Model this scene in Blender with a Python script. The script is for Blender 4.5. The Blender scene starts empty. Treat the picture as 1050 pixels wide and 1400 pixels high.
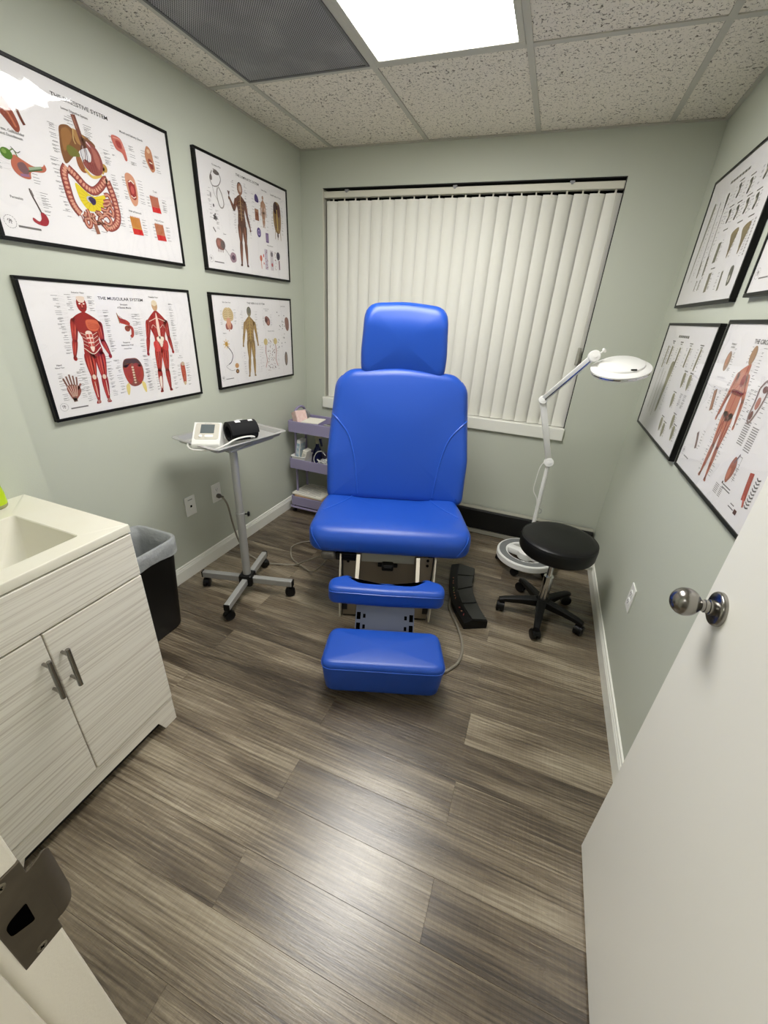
import bpy, bmesh, math, random
from math import sin, cos, pi, radians, sqrt
from mathutils import Vector, Matrix
from mathutils.geometry import tessellate_polygon
from mathutils.bvhtree import BVHTree

S = bpy.context.scene
COL = S.collection
W, H = 2.2944, 2.3783          # room width (x) and ceiling height; back wall at y = 0
FRONT = -2.834                 # inner face of the door wall

# ------------------------------------------------------------------ camera
cam_d = bpy.data.cameras.new('camera')
cam = bpy.data.objects.new('camera', cam_d); COL.objects.link(cam)
cam_d.sensor_width = 36; cam_d.sensor_fit = 'AUTO'
cam_d.lens = 554.8445 / 1400 * 36
cam_d.clip_start = 0.02
M3 = ((0.93074847, -0.3024963, -0.20543436), (0.36164356, 0.84455676, 0.39488963), (0.05404833, -0.44183693, 0.89546575))
cm = Matrix.Identity(4)
for r in range(3):
    cm[r][0] = M3[r][0]; cm[r][1] = M3[r][2]; cm[r][2] = -M3[r][1]
cm.translation = (1.7503, -2.8905, 1.4915)
cam.matrix_world = cm
S.camera = cam

# ------------------------------------------------------------------ world, light, exposure
world = bpy.data.worlds.new('world'); S.world = world; world.use_nodes = True
world.node_tree.nodes['Background'].inputs[0].default_value = (0.02, 0.02, 0.025, 1)
world.node_tree.nodes['Background'].inputs[1].default_value = 0.3
PANEL_L = 21.5                 # radiance of the ceiling light's lens
HALL_L = 12.5                   # radiance of the corridor's added fill panels
LIGHT_RGB = (1.0, 0.985, 0.955)
S.view_settings.view_transform = 'Standard'; S.view_settings.look = 'None'
S.view_settings.gamma = 1.0; S.view_settings.use_curve_mapping = False
S.view_settings.exposure = 0.0
S.cycles.max_bounces = 10; S.cycles.diffuse_bounces = 6; S.cycles.transparent_max_bounces = 16

# ------------------------------------------------------------------ materials
def lin(c):
    out = []
    for v in c[:3]:
        v = v / 255.0
        out.append(v / 12.92 if v <= 0.04045 else ((v + 0.055) / 1.055) ** 2.4)
    return tuple(out) + (1.0,)

def mat(name, rgb, rough=0.5, metal=0.0, bump=None, var=None, spec=0.5, coat=0.0, aniso=None):
    """principled material; bump=(scale, strength, distance); var=(scale, rgb2, amount)"""
    m = bpy.data.materials.new(name); m.use_nodes = True
    nt = m.node_tree; b = nt.nodes['Principled BSDF']
    b.inputs['Base Color'].default_value = lin(rgb)
    b.inputs['Roughness'].default_value = rough; b.inputs['Metallic'].default_value = metal
    b.inputs['Specular IOR Level'].default_value = spec
    b.inputs['Coat Weight'].default_value = coat
    tc = nt.nodes.new('ShaderNodeTexCoord')
    if var:
        n = nt.nodes.new('ShaderNodeTexNoise'); n.inputs['Scale'].default_value = var[0]; n.inputs['Detail'].default_value = 4
        nt.links.new(tc.outputs['Object'], n.inputs['Vector'])
        mx = nt.nodes.new('ShaderNodeMix'); mx.data_type = 'RGBA'
        mx.inputs['A'].default_value = lin(rgb); mx.inputs['B'].default_value = lin(var[1])
        mr = nt.nodes.new('ShaderNodeMapRange'); mr.inputs[1].default_value = 0.35; mr.inputs[2].default_value = 0.65
        mr.inputs[4].default_value = var[2]
        nt.links.new(n.outputs['Fac'], mr.inputs[0]); nt.links.new(mr.outputs[0], mx.inputs['Factor'])
        nt.links.new(mx.outputs['Result'], b.inputs['Base Color'])
    if bump:
        n = nt.nodes.new('ShaderNodeTexNoise'); n.inputs['Scale'].default_value = bump[0]; n.inputs['Detail'].default_value = 3
        bp = nt.nodes.new('ShaderNodeBump'); bp.inputs['Strength'].default_value = bump[1]; bp.inputs['Distance'].default_value = bump[2]
        nt.links.new(tc.outputs['Object'], n.inputs['Vector'])
        nt.links.new(n.outputs['Fac'], bp.inputs['Height']); nt.links.new(bp.outputs['Normal'], b.inputs['Normal'])
    return m

def nodes(m):
    return m.node_tree, m.node_tree.nodes['Principled BSDF']

M = {}
M['wall'] = mat('sage_wall_paint', (193, 197, 183), 0.55, bump=(260, 0.12, 0.002), spec=0.3)
M['white_trim'] = mat('white_trim_paint', (236, 236, 226), 0.35)
M['door_paint'] = mat('cream_door_paint', (240, 238, 229), 0.42, bump=(120, 0.05, 0.002))
M['jamb_paint'] = mat('cream_jamb_paint', (224, 219, 203), 0.5, bump=(300, 0.12, 0.002))
M['tbar'] = mat('grid_bar_paint', (186, 184, 172), 0.45)
M['vent'] = mat('vent_grey', (106, 106, 106), 0.6)
M['black_frame'] = mat('black_poster_frame', (5, 5, 5), 0.4, spec=0.25)
M['paper'] = mat('poster_paper', (232, 229, 229), 0.7)
M['blue'] = mat('blue_vinyl', (26, 76, 176), 0.38, bump=(900, 0.05, 0.001), spec=0.5)
M['blue_seam'] = mat('blue_welt', (34, 86, 188), 0.32)
M['beige'] = mat('beige_chair_metal', (128, 116, 98), 0.5)
M['beige_light'] = mat('light_beige_edge', (214, 206, 188), 0.45)
M['dark_under'] = mat('dark_underframe', (24, 23, 22), 0.5)
M['plate'] = mat('slotted_steel', (96, 102, 120), 0.4, 0.6)
M['slot'] = mat('slot_dark', (4, 4, 4), 0.9, spec=0.0)
M['silver'] = mat('silver_painted_tube', (168, 168, 165), 0.36, 0.35)
M['steel'] = mat('stainless_tray', (190, 190, 188), 0.3, 0.5)
M['chrome'] = mat('chrome', (205, 205, 205), 0.12, 1.0)
M['nickel'] = mat('brushed_nickel', (150, 147, 142), 0.22, 1.0)
M['black_plastic'] = mat('black_plastic', (6, 6, 6), 0.42, spec=0.3)
M['black_rubber'] = mat('black_rubber', (13, 13, 13), 0.65)
M['black_vinyl'] = mat('black_vinyl', (8, 8, 8), 0.42, spec=0.35, bump=(700, 0.04, 0.001))
M['black_fabric'] = mat('black_cuff_fabric', (9, 9, 12), 0.9, bump=(1200, 0.3, 0.001))
M['white_plastic'] = mat('white_plastic', (236, 236, 230), 0.35)
M['white_enamel'] = mat('white_enamel', (240, 240, 236), 0.28)
M['grey_plastic'] = mat('grey_plastic', (140, 141, 141), 0.4)
M['lilac'] = mat('lilac_metal', (150, 143, 174), 0.45)
M['lilac_dark'] = mat('lilac_tube', (146, 138, 168), 0.4)
M['vane'] = mat('blind_vane_cloth', (230, 229, 219), 0.62, bump=(160, 0.15, 0.001))
M['shade_dark'] = mat('shade_dark_window', (16, 15, 13), 0.6)  # near black puts the window reveal's shade into the colour
M['cream_rail'] = mat('cream_headrail', (214, 212, 196), 0.45)
M['counter'] = mat('cultured_marble', (222, 219, 205), 0.22, var=(5, (219, 213, 195), 0.5))
M['heater'] = mat('black_heater', (9, 9, 9), 0.5)
M['grey_strip'] = mat('grey_strip', (160, 158, 145), 0.5)
M['cord_grey'] = mat('grey_cord', (132, 126, 112), 0.55)
M['plug_grey'] = mat('plug_grey', (84, 80, 72), 0.5)
M['bronze'] = mat('dark_bronze_metal', (92, 84, 70), 0.42, 0.5, var=(30, (70, 63, 53), 0.6))
M['screw'] = mat('screw_metal', (140, 134, 118), 0.35, 0.9)
M['soap'] = mat('lime_soap', (178, 206, 24), 0.25)
M['soap_base'] = mat('soap_base_clear', (150, 150, 100), 0.2)
M['bag'] = mat('bag_film', (208, 212, 212), 0.3, bump=(38, 0.8, 0.01))
def make_bag(m):
    nt, b = nodes(m); N = nt.nodes.new
    tr = N('ShaderNodeBsdfTransparent'); mx = N('ShaderNodeMixShader'); mx.inputs[0].default_value = 0.5
    nt.links.new(tr.outputs[0], mx.inputs[1]); nt.links.new(b.outputs[0], mx.inputs[2]); nt.links.new(mx.outputs[0], nt.nodes['Material Output'].inputs[0])
make_bag_now = lambda: make_bag(M['bag'])
M['pink'] = mat('pink_box', (232, 205, 198), 0.6, var=(60, (220, 180, 172), 0.7))
M['card'] = mat('white_card', (236, 232, 218), 0.6)
M['spray_blue'] = mat('navy_bottle', (20, 28, 78), 0.25)
M['spray_neck'] = mat('yellow_white_collar', (210, 204, 170), 0.4)
M['screen'] = mat('lcd_grey', (92, 100, 102), 0.2)
M['monitor'] = mat('monitor_white', (226, 226, 220), 0.35)
M['monitor_face'] = mat('monitor_beige_face', (196, 192, 180), 0.4)
M['indigo'] = mat('indigo_knob', (34, 38, 110), 0.35)
M['label_white'] = mat('white_print', (222, 222, 222), 0.7)
M['manila'] = mat('manila_folder', (176, 142, 104), 0.7)
M['pedal_pad'] = mat('pedal_pad', (44, 45, 42), 0.55, bump=(500, 0.2, 0.002))
M['pedal_strip'] = mat('pedal_strip', (36, 28, 26), 0.4)
M['icon_orange'] = mat('icon_orange', (160, 104, 74), 0.5)
M['icon_green'] = mat('icon_green', (120, 130, 70), 0.5)
M['icon_red'] = mat('icon_red', (160, 60, 56), 0.5)
M['dark_ring_top'] = mat('grey_ring_pad', (120, 122, 122), 0.5)
M['floor_base'] = mat('subfloor', (40, 36, 32), 0.8)
M['hall_wall'] = mat('hall_wall_paint', (128, 125, 116), 0.6)

def emitter(name, L):
    m = bpy.data.materials.new(name); m.use_nodes = True
    nt = m.node_tree; nt.nodes.remove(nt.nodes['Principled BSDF'])
    e = nt.nodes.new('ShaderNodeEmission'); e.inputs[0].default_value = LIGHT_RGB + (1,); e.inputs[1].default_value = L
    nt.links.new(e.outputs[0], nt.nodes['Material Output'].inputs[0])
    return m
M['panel'] = emitter('ceiling_light_lens', PANEL_L)
M['hall_fill_panel'] = emitter('hall_fill_lens', HALL_L)  # unseen panels added to light the jamb, vanity and door

def make_tile():
    m = mat('fissured_ceiling_tile', (190, 185, 172), 0.9, spec=0.1)
    nt, b = nodes(m)
    tc = nt.nodes.new('ShaderNodeTexCoord')
    info = nt.nodes.new('ShaderNodeObjectInfo')
    add = nt.nodes.new('ShaderNodeVectorMath'); add.operation = 'MULTIPLY_ADD'
    add.inputs[1].default_value = (1, 1, 1)
    mul = nt.nodes.new('ShaderNodeVectorMath'); mul.operation = 'SCALE'; mul.inputs[0].default_value = (17, 9, 3)
    nt.links.new(info.outputs['Random'], mul.inputs['Scale'])
    nt.links.new(tc.outputs['Object'], add.inputs[0]); nt.links.new(mul.outputs[0], add.inputs[2])
    warp = nt.nodes.new('ShaderNodeTexNoise'); warp.inputs['Scale'].default_value = 60
    nt.links.new(add.outputs[0], warp.inputs['Vector'])
    ws = nt.nodes.new('ShaderNodeVectorMath'); ws.operation = 'MULTIPLY_ADD'; ws.inputs[1].default_value = (0.02, 0.02, 0.02)
    nt.links.new(warp.outputs['Color'], ws.inputs[0]); nt.links.new(add.outputs[0], ws.inputs[2])
    # worm-like fissures: thin dark band of a noise, broken up by a second noise
    n = nt.nodes.new('ShaderNodeTexNoise'); n.inputs['Scale'].default_value = 48; n.inputs['Detail'].default_value = 1.5
    nt.links.new(ws.outputs[0], n.inputs['Vector'])
    sub = nt.nodes.new('ShaderNodeMath'); sub.operation = 'SUBTRACT'; sub.inputs[1].default_value = 0.5
    ab = nt.nodes.new('ShaderNodeMath'); ab.operation = 'ABSOLUTE'
    nt.links.new(n.outputs['Fac'], sub.inputs[0]); nt.links.new(sub.outputs[0], ab.inputs[0])
    band = nt.nodes.new('ShaderNodeMapRange'); band.inputs[1].default_value = 0.012; band.inputs[2].default_value = 0.035
    band.inputs[3].default_value = 1; band.inputs[4].default_value = 0
    nt.links.new(ab.outputs[0], band.inputs[0])
    n2 = nt.nodes.new('ShaderNodeTexNoise'); n2.inputs['Scale'].default_value = 75; n2.inputs['Detail'].default_value = 1
    nt.links.new(add.outputs[0], n2.inputs['Vector'])
    brk = nt.nodes.new('ShaderNodeMapRange'); brk.inputs[1].default_value = 0.5; brk.inputs[2].default_value = 0.56
    nt.links.new(n2.outputs['Fac'], brk.inputs[0])
    mm = nt.nodes.new('ShaderNodeMath'); mm.operation = 'MULTIPLY'
    nt.links.new(band.outputs[0], mm.inputs[0]); nt.links.new(brk.outputs[0], mm.inputs[1])
    # pin holes
    v = nt.nodes.new('ShaderNodeTexVoronoi'); v.inputs['Scale'].default_value = 120
    nt.links.new(add.outputs[0], v.inputs['Vector'])
    pin = nt.nodes.new('ShaderNodeMapRange'); pin.inputs[1].default_value = 0.16; pin.inputs[2].default_value = 0.26
    pin.inputs[3].default_value = 0.55; pin.inputs[4].default_value = 0
    nt.links.new(v.outputs['Distance'], pin.inputs[0])
    mx2 = nt.nodes.new('ShaderNodeMath'); mx2.operation = 'MAXIMUM'
    nt.links.new(mm.outputs[0], mx2.inputs[0]); nt.links.new(pin.outputs[0], mx2.inputs[1])
    mix = nt.nodes.new('ShaderNodeMix'); mix.data_type = 'RGBA'
    mix.inputs['A'].default_value = lin((232, 226, 213)); mix.inputs['B'].default_value = lin((122, 116, 104))
    nt.links.new(mx2.outputs[0], mix.inputs['Factor']); nt.links.new(mix.outputs['Result'], b.inputs['Base Color'])
    bp = nt.nodes.new('ShaderNodeBump'); bp.inputs['Strength'].default_value = 0.5; bp.inputs['Distance'].default_value = 0.004; bp.invert = True
    nt.links.new(mx2.outputs[0], bp.inputs['Height']); nt.links.new(bp.outputs['Normal'], b.inputs['Normal'])
    return m
make_bag_now()
M['tile'] = make_tile()

def make_plank():
    m = mat('weathered_plank', (110, 98, 86), 0.4)
    nt, b = nodes(m); N = nt.nodes.new; L = nt.links.new
    tc = N('ShaderNodeTexCoord'); info = N('ShaderNodeObjectInfo')
    mul = N('ShaderNodeVectorMath'); mul.operation = 'SCALE'; mul.inputs[0].default_value = (41, 23, 7)
    L(info.outputs['Random'], mul.inputs['Scale'])
    add = N('ShaderNodeVectorMath'); add.operation = 'ADD'
    L(tc.outputs['Object'], add.inputs[0]); L(mul.outputs[0], add.inputs[1])
    def noise(sx, sy, detail, dist=0.0, rough=0.55):
        s = N('ShaderNodeVectorMath'); s.operation = 'MULTIPLY'; s.inputs[1].default_value = (sx, sy, 1)
        L(add.outputs[0], s.inputs[0])
        n = N('ShaderNodeTexNoise'); n.inputs['Scale'].default_value = 1; n.inputs['Detail'].default_value = detail
        n.inputs['Distortion'].default_value = dist; n.inputs['Roughness'].default_value = rough
        L(s.outputs[0], n.inputs['Vector']); return n.outputs['Fac']
    broad = noise(1.6, 13, 4, 0.6)
    grain = noise(5, 150, 4, 0.5)
    fine = noise(26, 420, 2)
    saw = noise(230, 8, 2)
    wv_s = N('ShaderNodeVectorMath'); wv_s.operation = 'MULTIPLY'; wv_s.inputs[1].default_value = (1.1, 16, 1)
    L(add.outputs[0], wv_s.inputs[0])
    wv = N('ShaderNodeTexWave'); wv.bands_direction = 'Y'; wv.inputs['Scale'].default_value = 1.5; wv.inputs['Distortion'].default_value = 7
    wv.inputs['Detail'].default_value = 2; wv.inputs['Detail Scale'].default_value = 0.7
    L(wv_s.outputs[0], wv.inputs['Vector'])
    def madd(a, k, c):
        x = N('ShaderNodeMath'); x.operation = 'MULTIPLY_ADD'; x.inputs[1].default_value = k
        L(a, x.inputs[0])
        if isinstance(c, (int, float)): x.inputs[2].default_value = c
        else: L(c, x.inputs[2])
        return x.outputs[0]
    t = madd(broad, 1.15, -0.575 + 0.10)
    t = madd(grain, 0.46, t)
    t = madd(fine, 0.16, t)
    t = madd(saw, 0.16, t)
    t = madd(wv.outputs['Fac'], 0.12, t)
    t = madd(info.outputs['Random'], 0.24, t)
    lines = noise(2.6, 210, 3, 0.8)
    lr = N('ShaderNodeMapRange'); lr.inputs[1].default_value = 0.36; lr.inputs[2].default_value = 0.47; lr.inputs[3].default_value = 1; lr.inputs[4].default_value = 0
    L(lines, lr.inputs[0])
    t = madd(lr.outputs[0], -0.17, t)
    t = madd(t, 1.0, 0.03)
    ramp = N('ShaderNodeValToRGB'); cr = ramp.color_ramp
    cr.elements[0].position = 0.22; cr.elements[0].color = lin((58, 50, 40))
    cr.elements[1].position = 0.98; cr.elements[1].color = lin((174, 163, 141))
    e = cr.elements.new(0.45); e.color = lin((92, 81, 66))
    e = cr.elements.new(0.65); e.color = lin((123, 111, 92))
    off = madd(t, 1.0, -0.12)
    L(off, ramp.inputs['Fac']); L(ramp.outputs['Color'], b.inputs['Base Color'])
    rr = N('ShaderNodeMapRange'); rr.inputs[3].default_value = 0.33; rr.inputs[4].default_value = 0.23
    L(grain, rr.inputs[0]); L(rr.outputs[0], b.inputs['Roughness'])
    bp = N('ShaderNodeBump'); bp.inputs['Strength'].default_value = 0.3; bp.inputs['Distance'].default_value = 0.0008
    L(madd(grain, 1.0, fine), bp.inputs['Height']); L(bp.outputs['Normal'], b.inputs['Normal'])
    b.inputs['Specular IOR Level'].default_value = 0.68
    return m
M['plank'] = make_plank()

def make_laminate():
    m = mat('pale_grained_laminate', (206, 200, 184), 0.4)
    nt, b = nodes(m); N = nt.nodes.new; L = nt.links.new
    tc = N('ShaderNodeTexCoord')
    def noise(sy, sz, d):
        s = N('ShaderNodeVectorMath'); s.operation = 'MULTIPLY'; s.inputs[1].default_value = (sy, sy, sz)
        L(tc.outputs['Object'], s.inputs[0])
        n = N('ShaderNodeTexNoise'); n.inputs['Scale'].default_value = 1; n.inputs['Detail'].default_value = d; n.inputs['Distortion'].default_value = 0.3
        L(s.outputs[0], n.inputs['Vector']); return n.outputs['Fac']
    a = noise(1.6, 150, 5); c = noise(4, 420, 2)
    x = N('ShaderNodeMath'); x.operation = 'MULTIPLY_ADD'; x.inputs[1].default_value = 0.5; L(c, x.inputs[0]); L(a, x.inputs[2])
    ramp = N('ShaderNodeValToRGB'); cr = ramp.color_ramp
    cr.elements[0].position = 0.52; cr.elements[0].color = lin((203, 195, 181))
    cr.elements[1].position = 0.78; cr.elements[1].color = lin((238, 234, 222))
    L(x.outputs[0], ramp.inputs['Fac']); L(ramp.outputs['Color'], b.inputs['Base Color'])
    bp = N('ShaderNodeBump'); bp.inputs['Strength'].default_value = 0.25; bp.inputs['Distance'].default_value = 0.001
    L(x.outputs[0], bp.inputs['Height']); L(bp.outputs['Normal'], b.inputs['Normal'])
    return m
M['laminate'] = make_laminate()

def make_print():
    m = mat('poster_ink', (128, 128, 128), 0.7, spec=0.2)
    nt, b = nodes(m)
    a = nt.nodes.new('ShaderNodeAttribute'); a.attribute_name = 'Col'
    nt.links.new(a.outputs['Color'], b.inputs['Base Color'])
    return m
M['print'] = make_print()

def make_pane():
    m = bpy.data.materials.new('thin_acrylic_pane'); m.use_nodes = True
    nt = m.node_tree; N = nt.nodes.new; L = nt.links.new
    nt.nodes.remove(nt.nodes['Principled BSDF'])
    tr = N('ShaderNodeBsdfTransparent'); gl = N('ShaderNodeBsdfGlossy'); gl.inputs['Roughness'].default_value = 0.035
    lw = N('ShaderNodeLayerWeight')
    pw = N('ShaderNodeMath'); pw.operation = 'POWER'; pw.inputs[1].default_value = 5.0; L(lw.outputs['Facing'], pw.inputs[0])
    fr = N('ShaderNodeMath'); fr.operation = 'MULTIPLY_ADD'; fr.inputs[1].default_value = 0.9; fr.inputs[2].default_value = 0.05; L(pw.outputs[0], fr.inputs[0])
    tc = N('ShaderNodeTexCoord')
    n = N('ShaderNodeTexNoise'); n.inputs['Scale'].default_value = 5.5; n.inputs['Detail'].default_value = 1.2; n.inputs['Distortion'].default_value = 0.8
    L(tc.outputs['Object'], n.inputs['Vector'])
    bp = N('ShaderNodeBump'); bp.inputs['Strength'].default_value = 1.0; bp.inputs['Distance'].default_value = 0.0022
    L(n.outputs['Fac'], bp.inputs['Height']); L(bp.outputs['Normal'], gl.inputs['Normal'])
    mx = N('ShaderNodeMixShader')
    L(fr.outputs[0], mx.inputs[0]); L(tr.outputs[0], mx.inputs[1]); L(gl.outputs[0], mx.inputs[2])
    L(mx.outputs[0], nt.nodes['Material Output'].inputs[0])
    return m
M['pane'] = make_pane()

def make_vent():
    m = mat('perforated_vent', (128, 128, 128), 0.6)
    nt, b = nodes(m); N = nt.nodes.new; L = nt.links.new
    tc = N('ShaderNodeTexCoord')
    mp = N('ShaderNodeMapping'); mp.inputs['Rotation'].default_value = (0, 0, radians(45)); mp.inputs['Scale'].default_value = (150, 150, 0.001)
    L(tc.outputs['Object'], mp.inputs['Vector'])
    v = N('ShaderNodeTexVoronoi'); v.inputs['Scale'].default_value = 1; v.inputs['Randomness'].default_value = 0
    L(mp.outputs[0], v.inputs['Vector'])
    r = N('ShaderNodeMapRange'); r.inputs[1].default_value = 0.30; r.inputs[2].default_value = 0.40
    L(v.outputs['Distance'], r.inputs[0])
    n = N('ShaderNodeTexNoise'); n.inputs['Scale'].default_value = 5; n.inputs['Detail'].default_value = 3
    L(tc.outputs['Object'], n.inputs['Vector'])
    dust = N('ShaderNodeMix'); dust.data_type = 'RGBA'; dust.inputs['A'].default_value = lin((158, 158, 160)); dust.inputs['B'].default_value = lin((190, 190, 190))
    nr = N('ShaderNodeMapRange'); nr.inputs[1].default_value = 0.45; nr.inputs[2].default_value = 0.75
    L(n.outputs['Fac'], nr.inputs[0]); L(nr.outputs[0], dust.inputs['Factor'])
    mix = N('ShaderNodeMix'); mix.data_type = 'RGBA'; mix.inputs['A'].default_value = lin((52, 52, 54))
    L(dust.outputs['Result'], mix.inputs['B']); L(r.outputs[0], mix.inputs['Factor']); L(mix.outputs['Result'], b.inputs['Base Color'])
    bp = N('ShaderNodeBump'); bp.inputs['Strength'].default_value = 0.8; bp.inputs['Distance'].default_value = 0.003
    L(r.outputs[0], bp.inputs['Height']); L(bp.outputs['Normal'], b.inputs['Normal'])
    return m
M['vent_face'] = make_vent()

# ------------------------------------------------------------------ mesh helpers
def obj(name, bm, m, parent=None, smooth=False, angle=40):
    me = bpy.data.meshes.new(name)
    bmesh.ops.recalc_face_normals(bm, faces=bm.faces[:])
    if smooth:
        lim = radians(angle)
        for f in bm.faces: f.smooth = True
        for e in bm.edges:
            if len(e.link_faces) == 2 and e.calc_face_angle(0) > lim: e.smooth = False
    bm.to_mesh(me); bm.free()
    mm = M[m] if isinstance(m, str) else m
    me.materials.append(mm)
    o = bpy.data.objects.new(name, me); COL.objects.link(o)
    if parent: o.parent = parent
    return o

def tag(o, label=None, cat=None, group=None, kind=None):
    if label: o['label'] = label
    if cat: o['category'] = cat
    if group: o['group'] = group
    if kind: o['kind'] = kind
    return o

def thing(name, label, cat, loc=(0, 0, 0), rz=0.0, group=None):
    o = bpy.data.objects.new(name, None); COL.objects.link(o)
    o.empty_display_size = 0.05
    o.location = loc; o.rotation_euler = (0, 0, rz)
    return tag(o, label, cat, group)

def structure(name, bm, m, parent=None, smooth=False):
    o = obj(name, bm, m, parent, smooth)
    if not parent: o['kind'] = 'structure'
    return o

def B(): return bmesh.new()

def box(bm, x0, x1, y0, y1, z0, z1, bev=0.0, seg=2, mtx=None):
    r = bmesh.ops.create_cube(bm, size=1)
    vs = r['verts']
    for v in vs:
        v.co = Vector(((x0 + x1) / 2 + v.co.x * (x1 - x0), (y0 + y1) / 2 + v.co.y * (y1 - y0), (z0 + z1) / 2 + v.co.z * (z1 - z0)))
    if bev > 0:
        es = list({e for v in vs for e in v.link_edges})
        q = bmesh.ops.bevel(bm, geom=es, offset=bev, segments=seg, profile=0.5, affect='EDGES')
        vs = list({v for f in q['faces'] for v in f.verts} | {v for v in vs if v.is_valid})
    if mtx is not None:
        bmesh.ops.transform(bm, matrix=mtx, verts=vs)
    return vs

def frame_at(p, d, up=(0, 0, 1)):
    z = Vector(d).normalized(); u = Vector(up)
    if abs(z.dot(u)) > 0.98: u = Vector((1, 0, 0))
    x = u.cross(z).normalized(); y = z.cross(x)
    m = Matrix.Identity(4)
    for i in range(3): m[i][0] = x[i]; m[i][1] = y[i]; m[i][2] = z[i]; m[i][3] = p[i]
    return m

def lathe(bm, prof, seg=24, mtx=None, cap=True):
    """profile [(r, z)] turned about z"""
    rings = []
    for r, z in prof:
        if r < 1e-6: rings.append([bm.verts.new((0, 0, z))])
        else: rings.append([bm.verts.new((r * cos(2 * pi * i / seg), r * sin(2 * pi * i / seg), z)) for i in range(seg)])
    for a, b in zip(rings, rings[1:]):
        for i in range(seg):
            j = (i + 1) % seg
            if len(a) == 1 and len(b) == 1: continue
            if len(a) == 1: bm.faces.new((a[0], b[i], b[j]))
            elif len(b) == 1: bm.faces.new((a[i], a[j], b[0]))
            else: bm.faces.new((a[i], a[j], b[j], b[i]))
    if cap:
        for rg, z in ((rings[0], 0), (rings[-1], 1)):
            if len(rg) > 2: bm.faces.new(rg)
    vs = [v for rg in rings for v in rg]
    if mtx is not None: bmesh.ops.transform(bm, matrix=mtx, verts=vs)
    return vs

def cyl(bm, p, q, r, seg=16, r2=None, bev=0.0):
    p, q = Vector(p), Vector(q); L = (q - p).length; r2 = r if r2 is None else r2
    pr = [(r - bev, 0), (r, bev), (r2, L - bev), (r2 - bev, L)] if bev else [(r, 0), (r2, L)]
    return lathe(bm, pr, seg, frame_at(p, q - p))

def catmull(pts, n=8, closed=False):
    pts = [Vector(p) for p in pts]; out = []; N = len(pts)
    rng = range(N if closed else N - 1)
    for i in rng:
        p1, p2 = pts[i], pts[(i + 1) % N]
        p0 = pts[(i - 1) % N] if closed or i > 0 else p1 * 2 - p2
        p3 = pts[(i + 2) % N] if closed or i + 2 < N else p2 * 2 - p1
        for k in range(n):
            t = k / n
            out.append(0.5 * ((2 * p1) + (p2 - p0) * t + (2 * p0 - 5 * p1 + 4 * p2 - p3) * t * t + (3 * p1 - p0 - 3 * p2 + p3) * t ** 3))
    if not closed: out.append(pts[-1])
    return out

def tube(bm, pts, r, seg=8, closed=False, caps=True):
    pts = [Vector(p) for p in pts]; N = len(pts); rings = []
    prev = None
    for i, p in enumerate(pts):
        a = pts[(i - 1) % N] if closed or i > 0 else p
        b = pts[(i + 1) % N] if closed or i + 1 < N else p
        t = (b - a).normalized()
        if prev is None:
            u = Vector((0, 0, 1)) if abs(t.z) < 0.9 else Vector((1, 0, 0))
            prev = (u - t * u.dot(t)).normalized()
        else:
            prev = (prev - t * prev.dot(t)).normalized()
        s = t.cross(prev); rr = r[i] if isinstance(r, (list, tuple)) else r
        rings.append([bm.verts.new(p + (prev * cos(2 * pi * k / seg) + s * sin(2 * pi * k / seg)) * rr) for k in range(seg)])
    for i in range(N if closed else N - 1):
        a, b = rings[i], rings[(i + 1) % N]
        for k in range(seg):
            j = (k + 1) % seg
            bm.faces.new((a[k], a[j], b[j], b[k]))
    if caps and not closed:
        bm.faces.new(rings[0]); bm.faces.new(rings[-1])

def rpoly(corners, seg=6):
    """[(x, y, r)] -> outline with rounded corners"""
    out = []; N = len(corners)
    for i in range(N):
        x, y, r = corners[i]
        p = Vector((x, y)); a = Vector(corners[i - 1][:2]); b = Vector(corners[(i + 1) % N][:2])
        if r <= 0: out.append(p); continue
        da, db = (a - p).normalized(), (b - p).normalized()
        ang = da.angle(db); d = min(r / math.tan(ang / 2), 0.49 * (a - p).length, 0.49 * (b - p).length)
        p0, p1 = p + da * d, p + db * d
        for k in range(seg + 1):
            t = k / seg
            out.append(p0 * (1 - t) ** 2 + p * 2 * t * (1 - t) + p1 * t * t)
    return out

def resample(o, n):
    o = [Vector(p) for p in o]; L = [0.0]
    for i in range(len(o)): L.append(L[-1] + (o[(i + 1) % len(o)] - o[i]).length)
    out = []; j = 0
    for k in range(n):
        d = L[-1] * k / n
        while L[j + 1] < d: j += 1
        t = (d - L[j]) / max(1e-9, L[j + 1] - L[j])
        out.append(o[j].lerp(o[(j + 1) % len(o)], t))
    return out

def area2(o): return sum(o[i - 1].x * o[i].y - o[i].x * o[i - 1].y for i in range(len(o)))

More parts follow.
